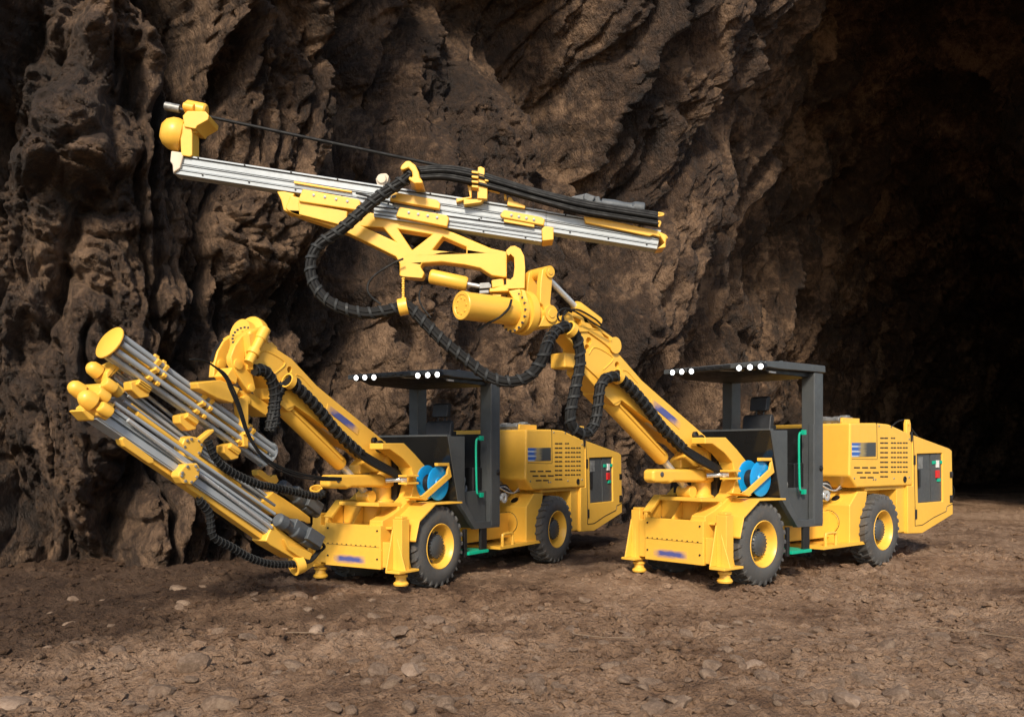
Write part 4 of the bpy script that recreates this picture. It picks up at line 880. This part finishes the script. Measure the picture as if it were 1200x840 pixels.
for k in range(9):
    a_ = R_(60 + k * 17); p = (405 + 105 * math.cos(a_), 190 - 95 * math.sin(a_)); b.lathe(FL.at(zG(p)[0], y=.715), (0, -1, 0), [(.012, -.01), (.011, .006), (0, .008)], 6, False)
b.make('flange_bolt', 'charcoal', root)
lp(zG((355, 610), (440, 620), (606, 735), (592, 832), (440, 725)), .72, .25).make('tilt_arm', 'yellow', root, .014)
b = lp(zL4((200, 92), (185, 50), (355, 30), (490, 92), (440, 195), (330, 160)), .62, .4); b.make('feed_mount', 'yellow', root, .012)
lp(zG((250, 490), (300, 420), (345, 500), (330, 560), (270, 520)), .68, .2).make('mount_lug', 'yellow', root, .01)
lp(zL4((482, 160), (520, 150), (550, 172), (548, 500), (515, 500)), .70, .10).make('link_arm', 'yellow', root, .01)
# rod carousel: a ring of tubes between notched plates
ca, cb = FL.at((128, 401), y=.84), FL.at((313, 533), y=.84); cax = (cb - ca).normalized(); cn = cax.cross(Vector((0, 1, 0))); cn = cn if cn.z > 0 else -cn; LC = (cb - ca).length
MB().lathe(ca, cax, [(0, -.012), (.15, -.008), (.165, 0), (.165, .012), (0, .03)], 36, False).make('carousel_disc', 'yellow', root)
def at_c(s, rr, ph): return ca + cax * s + (cn * math.sin(ph) + Vector((0, 1, 0)) * math.cos(ph)) * rr
for k in range(9):
    ph = R_(40 * k + 15); MB().cyl(at_c(.05, .118, ph), at_c(LC, .118, ph), .027, n=12).make('drill_tube', 'steel', root)
MB().cyl(ca, ca + cax * LC * .98, .045, n=14).make('carousel_shaft', 'yellow', root)
for s_, nm in ((.42, 0), (1.02, 1), (1.62, 2)):
    b = MB(); pts = []
    for k in range(36):
        ph = 2 * math.pi * k / 36; pts.append(at_c(s_, .165 if (k // 2) % 2 else .125, ph))
    b.prism(pts, cax * .05); b.prism([p + cax * .1 for p in pts], cax * .04); b.make('carousel_plate', 'yellow', root, .006)
    b = MB(); b.prism([at_c(s_ + q_, r_, R_(-90)) - Vector((0, .06, 0)) for q_, r_ in ((-.02, .14), (.10, .14), (.13, .24), (.06, .30), (-.06, .28), (-.10, .22))], (0, .12, 0)); b.cyl(at_c(s_ - .05, .2, R_(-110)), at_c(s_ + .1, .2, R_(-110)), .035, n=10); b.make('carousel_arm', 'yellow', root, .014)
MB().lathe(cb - cax * .02, cax, [(.15, 0), (.15, .02), (0, .025)], 28, False).make('end_ring', 'steel', root)
# two feed beams
def lrail(p0, p1, q0, q1, y, th, bands, name='feed_rail'):
    b = MB()
    for f0, f1, dz in bands:
        L2 = lambda a, c, f: (a[0] + (c[0] - a[0]) * f, a[1] + (c[1] - a[1]) * f)
        b.prism(FL.pl([L2(p0, q0, f0), L2(p1, q1, f0), L2(p1, q1, f1), L2(p0, q0, f1)], y=y - dz), (0, th + dz, 0))
    return b.make(name, 'steel', root, .004, 1)
LB = [(0, .16, .008), (.16, .34, -.02), (.34, .46, .0), (.46, .56, -.03), (.56, .9, .012), (.9, 1, .0)]
lrail((137, 479), (320, 608), (112, 491), (313, 626), .62, .18, LB)
lrail((133, 440), (321, 585), (140, 466), (309, 597), .95, .18, LB)
for (p0, p1, r_, y, mt) in (((134, 472), (322, 602), 2.0, .60, 'steel'), ((145, 470), (322, 592), 1.8, .80, 'steel'), ((152, 476), (280, 570), 4.0, .84, 'yellow'), ((150, 463), (300, 577), 2.2, .9, 'steel'), ((160, 485), (318, 600), 3.2, .74, 'yellow'), ((128, 428), (205, 490), 2.2, 1.0, 'chrome'), ((150, 492), (318, 618), 2.4, .585, 'chrome')):
    lc_(p0, p1, r_, y, 'feed_tube' if mt != 'yellow' else 'feed_cover', mt)
lp([(143, 512), (150, 508), (180, 528), (210, 552), (312, 628), (308, 633), (205, 561), (178, 543), (146, 521)], .655, .12).make('feed_cradle', 'yellow', root, .012)
lp(zL((288, 540), (300, 530), (420, 620), (425, 640), (400, 640), (300, 570)), .57, .05).make('cover_plate', 'yellow', root, .01)
lp(zL5((668, 562), (690, 510), (722, 440), (800, 500), (850, 540), (990, 640), (960, 692), (862, 685), (700, 590)), .58, .22).make('feed_rear', 'yellow', root, .014)
lp(zL5((640, 285), (722, 215), (800, 262), (900, 330), (985, 395), (985, 440), (940, 432), (830, 400), (740, 370)), .92, .2).make('feed_rear', 'yellow', root, .014)
for pts, y in ((zL4((75, 500), (100, 440), (140, 425), (215, 440), (240, 480), (215, 560), (160, 600), (90, 570)), .72), (zL4((60, 680), (110, 620), (190, 615), (210, 650), (200, 720), (150, 770), (90, 760), (55, 710)), .52)):
    g = lp(pts, y, .12).make('rod_clamp', 'yellow', root, .014)
    b = MB(); cx_ = sum(p[0] for p in pts) / len(pts); cy_ = sum(p[1] for p in pts) / len(pts)
    for k, p in enumerate(pts): b.lathe(FL.at((cx_ + (p[0] - cx_) * .72, cy_ + (p[1] - cy_) * .72), y=y), (0, -1, 0), [(.016, -.01), (.014, .012), (0, .014)], 6, False)
    b.make('clamp_bolt', 'engine', g)
lp(zL4((200, 450), (280, 385), (305, 375), (308, 395), (240, 455), (225, 480)), .70, .08).make('clamp_arm', 'yellow', root, .01)
lp(zL4((80, 330), (200, 280), (215, 310), (110, 350)), .9, .15).make('clamp_arm', 'yellow', root, .01)
lp(zL5((610, 65), (640, 58), (700, 110), (745, 95), (762, 140), (740, 165), (690, 150), (615, 100)), .95, .1).make('hose_bracket', 'yellow', root, .01)
# front ends: domes and guides
for p, r_, y in (((110, 432.5), 9.5, 1.0), ((89, 455), 9.5, .85), ((102.5, 467.5), 11, .62)):
    c = FL.at(p, y=y); r = r_ * 7.6 / F_PX / FL.sc
    MB().lathe(c, e_, [(0, -r * .95), (r * .3, -r * .93), (r * .62, -r * .75), (r * .9, -r * .35), (r, .05), (r * .96, r * .4), (r * .7, r * .62), (r * .45, r * .66), (r * .45, r * 1.5)], 24, False).make('rock_stop', 'yellow', root)
def cluster(pts, y, th, name): return lp(pts, y, th).make(name, 'yellow', root, .014)
cluster(zL3((270, 540), (285, 485), (330, 470), (350, 520), (370, 580), (330, 620), (280, 620)), .66, .3, 'rod_guide'); cluster(zL3((350, 480), (420, 470), (430, 500), (410, 570), (360, 560)), .74, .25, 'rod_guide')
cluster(zL3((250, 640), (300, 600), (400, 620), (370, 660), (350, 720), (330, 735), (260, 700)), .58, .3, 'rod_guide'); cluster(zL3((330, 400), (380, 340), (440, 310), (430, 370), (350, 440), (420, 520), (470, 530), (440, 560), (330, 450)), .88, .2, 'rod_guide')
cluster(zL3((155, 665), (175, 655), (250, 705), (245, 740), (220, 735)), .56, .2, 'end_plate'); cluster(zL3((440, 410), (470, 360), (560, 330), (580, 290), (600, 300), (590, 340), (480, 390)), .95, .15, 'rod_guide')
b = MB()
for p, y in (((300, 560), .6), ((390, 520), .7), ((320, 660), .54), ((350, 490), .66)): b.lathe(FL.at(zL3(p)[0], y=y), e_, [(.0, -.06), (.045, -.06), (.055, -.04), (.055, .05), (.04, .06)], 14)
b.make('guide_bush', 'yellow', root, .006)
# grey rock drills
def drillbody(p0, p1, y, k):
    a, c = FL.at(p0, y=y), FL.at(p1, y=y); d = (c - a); L_ = d.length; ax = d.normalized()
    b = MB(); b.lathe(a, ax, [(0, 0), (.05, 0), (.075, .02), (.08, .12), (.068, .14), (.068, .26), (.082, .28), (.082, .40), (.06, .44), (.06, L_ * .6), (.085, L_ * .62), (.085, L_ * .8), (.065, L_ * .83), (.065, L_ - .05), (.05, L_)], 18)
    b.obox(a + ax * L_ * .5 + Vector((0, 0, .05)), ax * L_ * .17, Vector((0, .07, 0)), n_ * .06); b.obox(a + ax * L_ * .75 + Vector((0, -.06, .03)), ax * .12, Vector((0, .06, 0)), n_ * .07)
    return b.make('rock_drill', 'drill', root, .01)
drillbody(*zL5((745, 405), (1040, 600)), .54, 0); drillbody(*zL5((770, 165), (1035, 375)), .98, 1)
# hose guides and hoses
b = MB(); b.lathe(FL.at(zL5((1025, 205))[0], y=.8), (.5, .3, -1), [(.055, -.03), (.075, -.03), (.075, .03), (.055, .03), (.055, -.03)], 18, False); b.make('hose_guide', 'yellow', root)
b = MB(); b.lathe(FL.at(zL5((890, 730))[0], y=.60), (1, -.2, .25), [(.075, -.05), (.105, -.05), (.105, .05), (.075, .05), (.075, -.05)], 22, False)
b.prism(FL.pl(zL5((880, 700), (990, 660), (1010, 690), (1000, 740), (930, 785), (880, 780)), y=.64), (0, .08, 0)); b.make('hose_guide', 'yellow', root)
MB().prism(FL.pl(zL5((800, 545), (830, 590), (940, 620), (1000, 650), (980, 700), (900, 670), (830, 620)), y=.53), (0, .05, 0)).make('drill_slide', 'yellow', root, .01)
hose_bundle(root, FL.pl(zL4((262, 455), (285, 520), (310, 575), (370, 640), (480, 705), (620, 765)), y=.66) + FL.pl(zL5((700, 180), (860, 215), (1000, 245), (1060, 240), (1075, 205)), y=.70), .038, 6, True, .05, 1.2, .004)
hose_bundle(root, FL.pl(zL5((200, 275), (262, 345), (280, 430), (290, 515), (330, 555), (420, 600), (560, 680), (700, 722), (850, 725), (930, 715)), y=.58), .036, 6, True, .05, 1.2, .004)
thin(zL5((900, 715), (980, 690), (1030, 640), (1045, 590)), r=.022, y=.55, rt=root, fr=FL); thin(zL5((905, 725), (990, 700), (1045, 640), (1080, 605), (1060, 575), (1020, 545)), r=.018, y=.53, rt=root, fr=FL)
thin(zL5((880, 430), (930, 430), (980, 460)), r=.012, y=.5, rt=root, fr=FL); thin(zL5((880, 445), (930, 450), (985, 490)), r=.012, y=.5, rt=root, fr=FL)
for k, o_ in enumerate(((0, 0), (5, -2), (-4, 3))):
    pts = [(222 + k * 3, 421), (240, 423), (252, 430), (264, 440 + o_[1]), (271 + o_[0] * .5, 455), (280 + o_[0] * .4, 477), (289 + o_[0] * .3, 505), (300 + o_[0] * .2, 525), (314, 540 + o_[1]), (330, 549 + o_[1]), (350, 556 + o_[1]), (375, 560 + o_[1] * .7), (400, 561 + o_[1] * .5)]
    thin(pts, r=.010, y=.46, rt=root, fr=FL)
thin(zG((125, 375), (150, 300), (190, 240), (215, 200)), r=.02, y=1.06, rt=root, fr=FL)
hose_bundle(root, FL.pl([(298, 434), (309, 434), (318, 445), (322, 460), (322, 478), (321, 500)], y=.56), .06, 6, True, .08, 1.2, .006)
hose_bundle(root, FL.pl([(317, 505), (319, 490), (323, 468), (330, 453), (339, 448), (349, 450)], y=.57), .06, 6, True, .08, 1.2, .006)
thin(zL5((185, 255), (215, 320), (240, 360)), r=.014, y=.6, rt=root, fr=FL); thin(zL5((235, 300), (290, 350), (380, 420), (480, 500), (560, 570)), r=.012, y=.9, rt=root, fr=FL)

# ------------------------------------------------------------------ loose stones
def stone_mesh(seed, sub=2, flat=.6):
    bm = bmesh.new(); bmesh.ops.create_icosphere(bm, subdivisions=sub, radius=1)
    r = random.Random(seed); pl = []
    for k in range(9):
        n = Vector((r.gauss(0, 1), r.gauss(0, 1), r.gauss(0, 1))).normalized(); pl.append((n, .55 + .3 * r.random()))
    for v in bm.verts:
        for n, d in pl:
            h = v.co.dot(n)
            if h > d: v.co -= n * (h - d)
        v.co *= 1 + .05 * r.random(); v.co.z *= flat; v.co.x *= 1.25
    me = bpy.data.meshes.new('stone'); bm.to_mesh(me); bm.free(); me.shade_smooth(); me.set_sharp_from_angle(angle=R_(28)); return me
SM = []
for k in range(10):
    me = stone_mesh(k, 2, .5 + .35 * random.random()); me.materials.append(M['stone']); SM.append(me)
PM = []
for k in range(3):
    me = stone_mesh(50 + k, 3, .65); me.materials.append(M['palestone']); PM.append(me)
def gz(x, y): return float(ground_z(np.array([[x]]), np.array([[y]]))[0, 0])
def floor_at(px, py):
    d = CZ * F_PX / (py - HOR); return (px - CX) / F_PX * d, d
def put_stone(x, y, r, me, name='stone'):
    o = bpy.data.objects.new(name, me); COL.objects.link(o); o.location = (x, y, gz(x, y) + r * .12); o.scale = (r, r, r)
    o.rotation_euler = (random.uniform(-.3, .3), random.uniform(-.3, .3), random.uniform(0, 6.3)); return o
n = 0; best = {}; COLS = (150, 300, 420, 540, 680, 830, 960, 1080)
while n < 290:
    px, py = random.uniform(20, 1190), 690 + 150 * random.random() ** .8
    if px < 420 and random.random() < .55: continue
    x, y = floor_at(px, py); r = random.choice((.03, .035, .045, .05, .06, .085)) * random.uniform(.8, 1.2)
    o = put_stone(x, y, r, SM[n % 10]); o['label'] = 'small brown stone lying loose on the dirt floor in front of the rigs'; o['category'] = 'stone'; o['group'] = 'small stones on the dirt floor'; n += 1
    key = (sum(px > q for q in COLS), sum(py > q for q in (730, 780)))
    if key not in best or r / y > best[key][0]: best[key] = (r / y, o)
where = ('at the left edge', "below the left feeds' rounded ends", "below the left feeds' grey drills", "below the left rig's front wheel", "below the left rig's tail", "below the right rig's front plate", "below the right rig's front wheel", "below the right rig's rear wheel", 'at the right edge')
row = ('just in front of the rigs', 'halfway to the bottom edge', 'close to the bottom edge')
for (c_, r_), (q_, o) in best.items(): o['label'] = 'largest brown stone ' + row[r_] + ', ' + where[c_]
for px, py, r, lb in ((992, 822, .12, 'large pale stone at the bottom right of the foreground dirt'), (372, 741, .10, 'pale rounded stone on the dark dirt below the left rig'), (482, 792, .09, 'pale stone in the foreground dirt left of the middle'), (882, 784, .10, 'squarish pale stone in the foreground below the right rig'), (336, 738, .10, 'pale stone just left of the rounded stone on dark dirt'), (12, 826, .13, 'pale stone in the bottom left corner of the foreground')):
    x, y = floor_at(px, py); o = put_stone(x, y, r * .8, random.choice(PM), 'large_stone'); o['label'] = lb; o['category'] = 'stone'
# gravel: too many to count
def gravel():
    b = bpy.data.meshes.new('gravel'); V, Fc = [], []
    base = bmesh.new(); bmesh.ops.create_icosphere(base, subdivisions=1, radius=1); bv = np.array([v.co[:] for v in base.verts]); bf = np.array([[v.index for v in f.verts] for f in base.faces]); base.free()
    N_ = 17000; py = 600 + 240 * rng.random(N_) ** .7; px = rng.uniform(-100, 1300, N_); d = CZ * F_PX / (py - HOR); x = (px - CX) / F_PX * d
    keep = rng.random(N_) < .35 + .65 * smooth01(vnoise(x * .7, d * .9, x * 0, 209), -.2, .4); x, d = x[keep], d[keep]; N_ = len(x)
    z = ground_z(x[None], d[None])[0]; r = rng.choice([.009, .013, .019, .028, .040], N_, p=[.22, .28, .26, .16, .08]) * rng.uniform(.8, 1.3, N_) * np.clip(d / 7, 1, 1.6)
    jit = rng.uniform(.6, 1.25, (N_, len(bv), 1)); ang = rng.uniform(0, 6.28, N_); ca_, sa_ = np.cos(ang)[:, None], np.sin(ang)[:, None]
    P_ = bv[None] * jit; P_[..., 2] *= .6; P_[..., 0] *= 1.3
    X = P_[..., 0] * ca_ - P_[..., 1] * sa_; Y = P_[..., 0] * sa_ + P_[..., 1] * ca_
    V = np.stack([X * r[:, None] + x[:, None], Y * r[:, None] + d[:, None], P_[..., 2] * r[:, None] + z[:, None] + r[:, None] * .1], -1).reshape(-1, 3)
    Fc = (bf[None] + (np.arange(N_) * len(bv))[:, None, None]).reshape(-1, 3)
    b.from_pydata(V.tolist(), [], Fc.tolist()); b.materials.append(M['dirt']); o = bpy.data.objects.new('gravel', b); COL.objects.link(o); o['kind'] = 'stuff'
gravel()
# dry stalks on the dirt
for p0, p1, lb in (((320, 745), (379, 745), 'dry straw stalk lying on the dark dirt below the left rig'), ((1080, 737), (1200, 752), 'dry straw stalk lying on the dirt at the right edge'), ((672, 750), (742, 751), 'dry straw stalk lying on the pale dirt in the middle')):
    (x0, y0), (x1, y1) = floor_at(*p0), floor_at(*p1); pts = []
    for k in range(9):
        t = k / 8; x, y = x0 + (x1 - x0) * t, y0 + (y1 - y0) * t + .01 * math.sin(t * 5); pts.append(Vector((x, y, max(gz(x, y), .0) + .03)))
    o = MB().tube(spline(pts[::4], 5), .0035, 5).make('straw_stalk', 'straw'); o['label'] = lb; o['category'] = 'straw'; o['group'] = 'dry straw on the dirt'
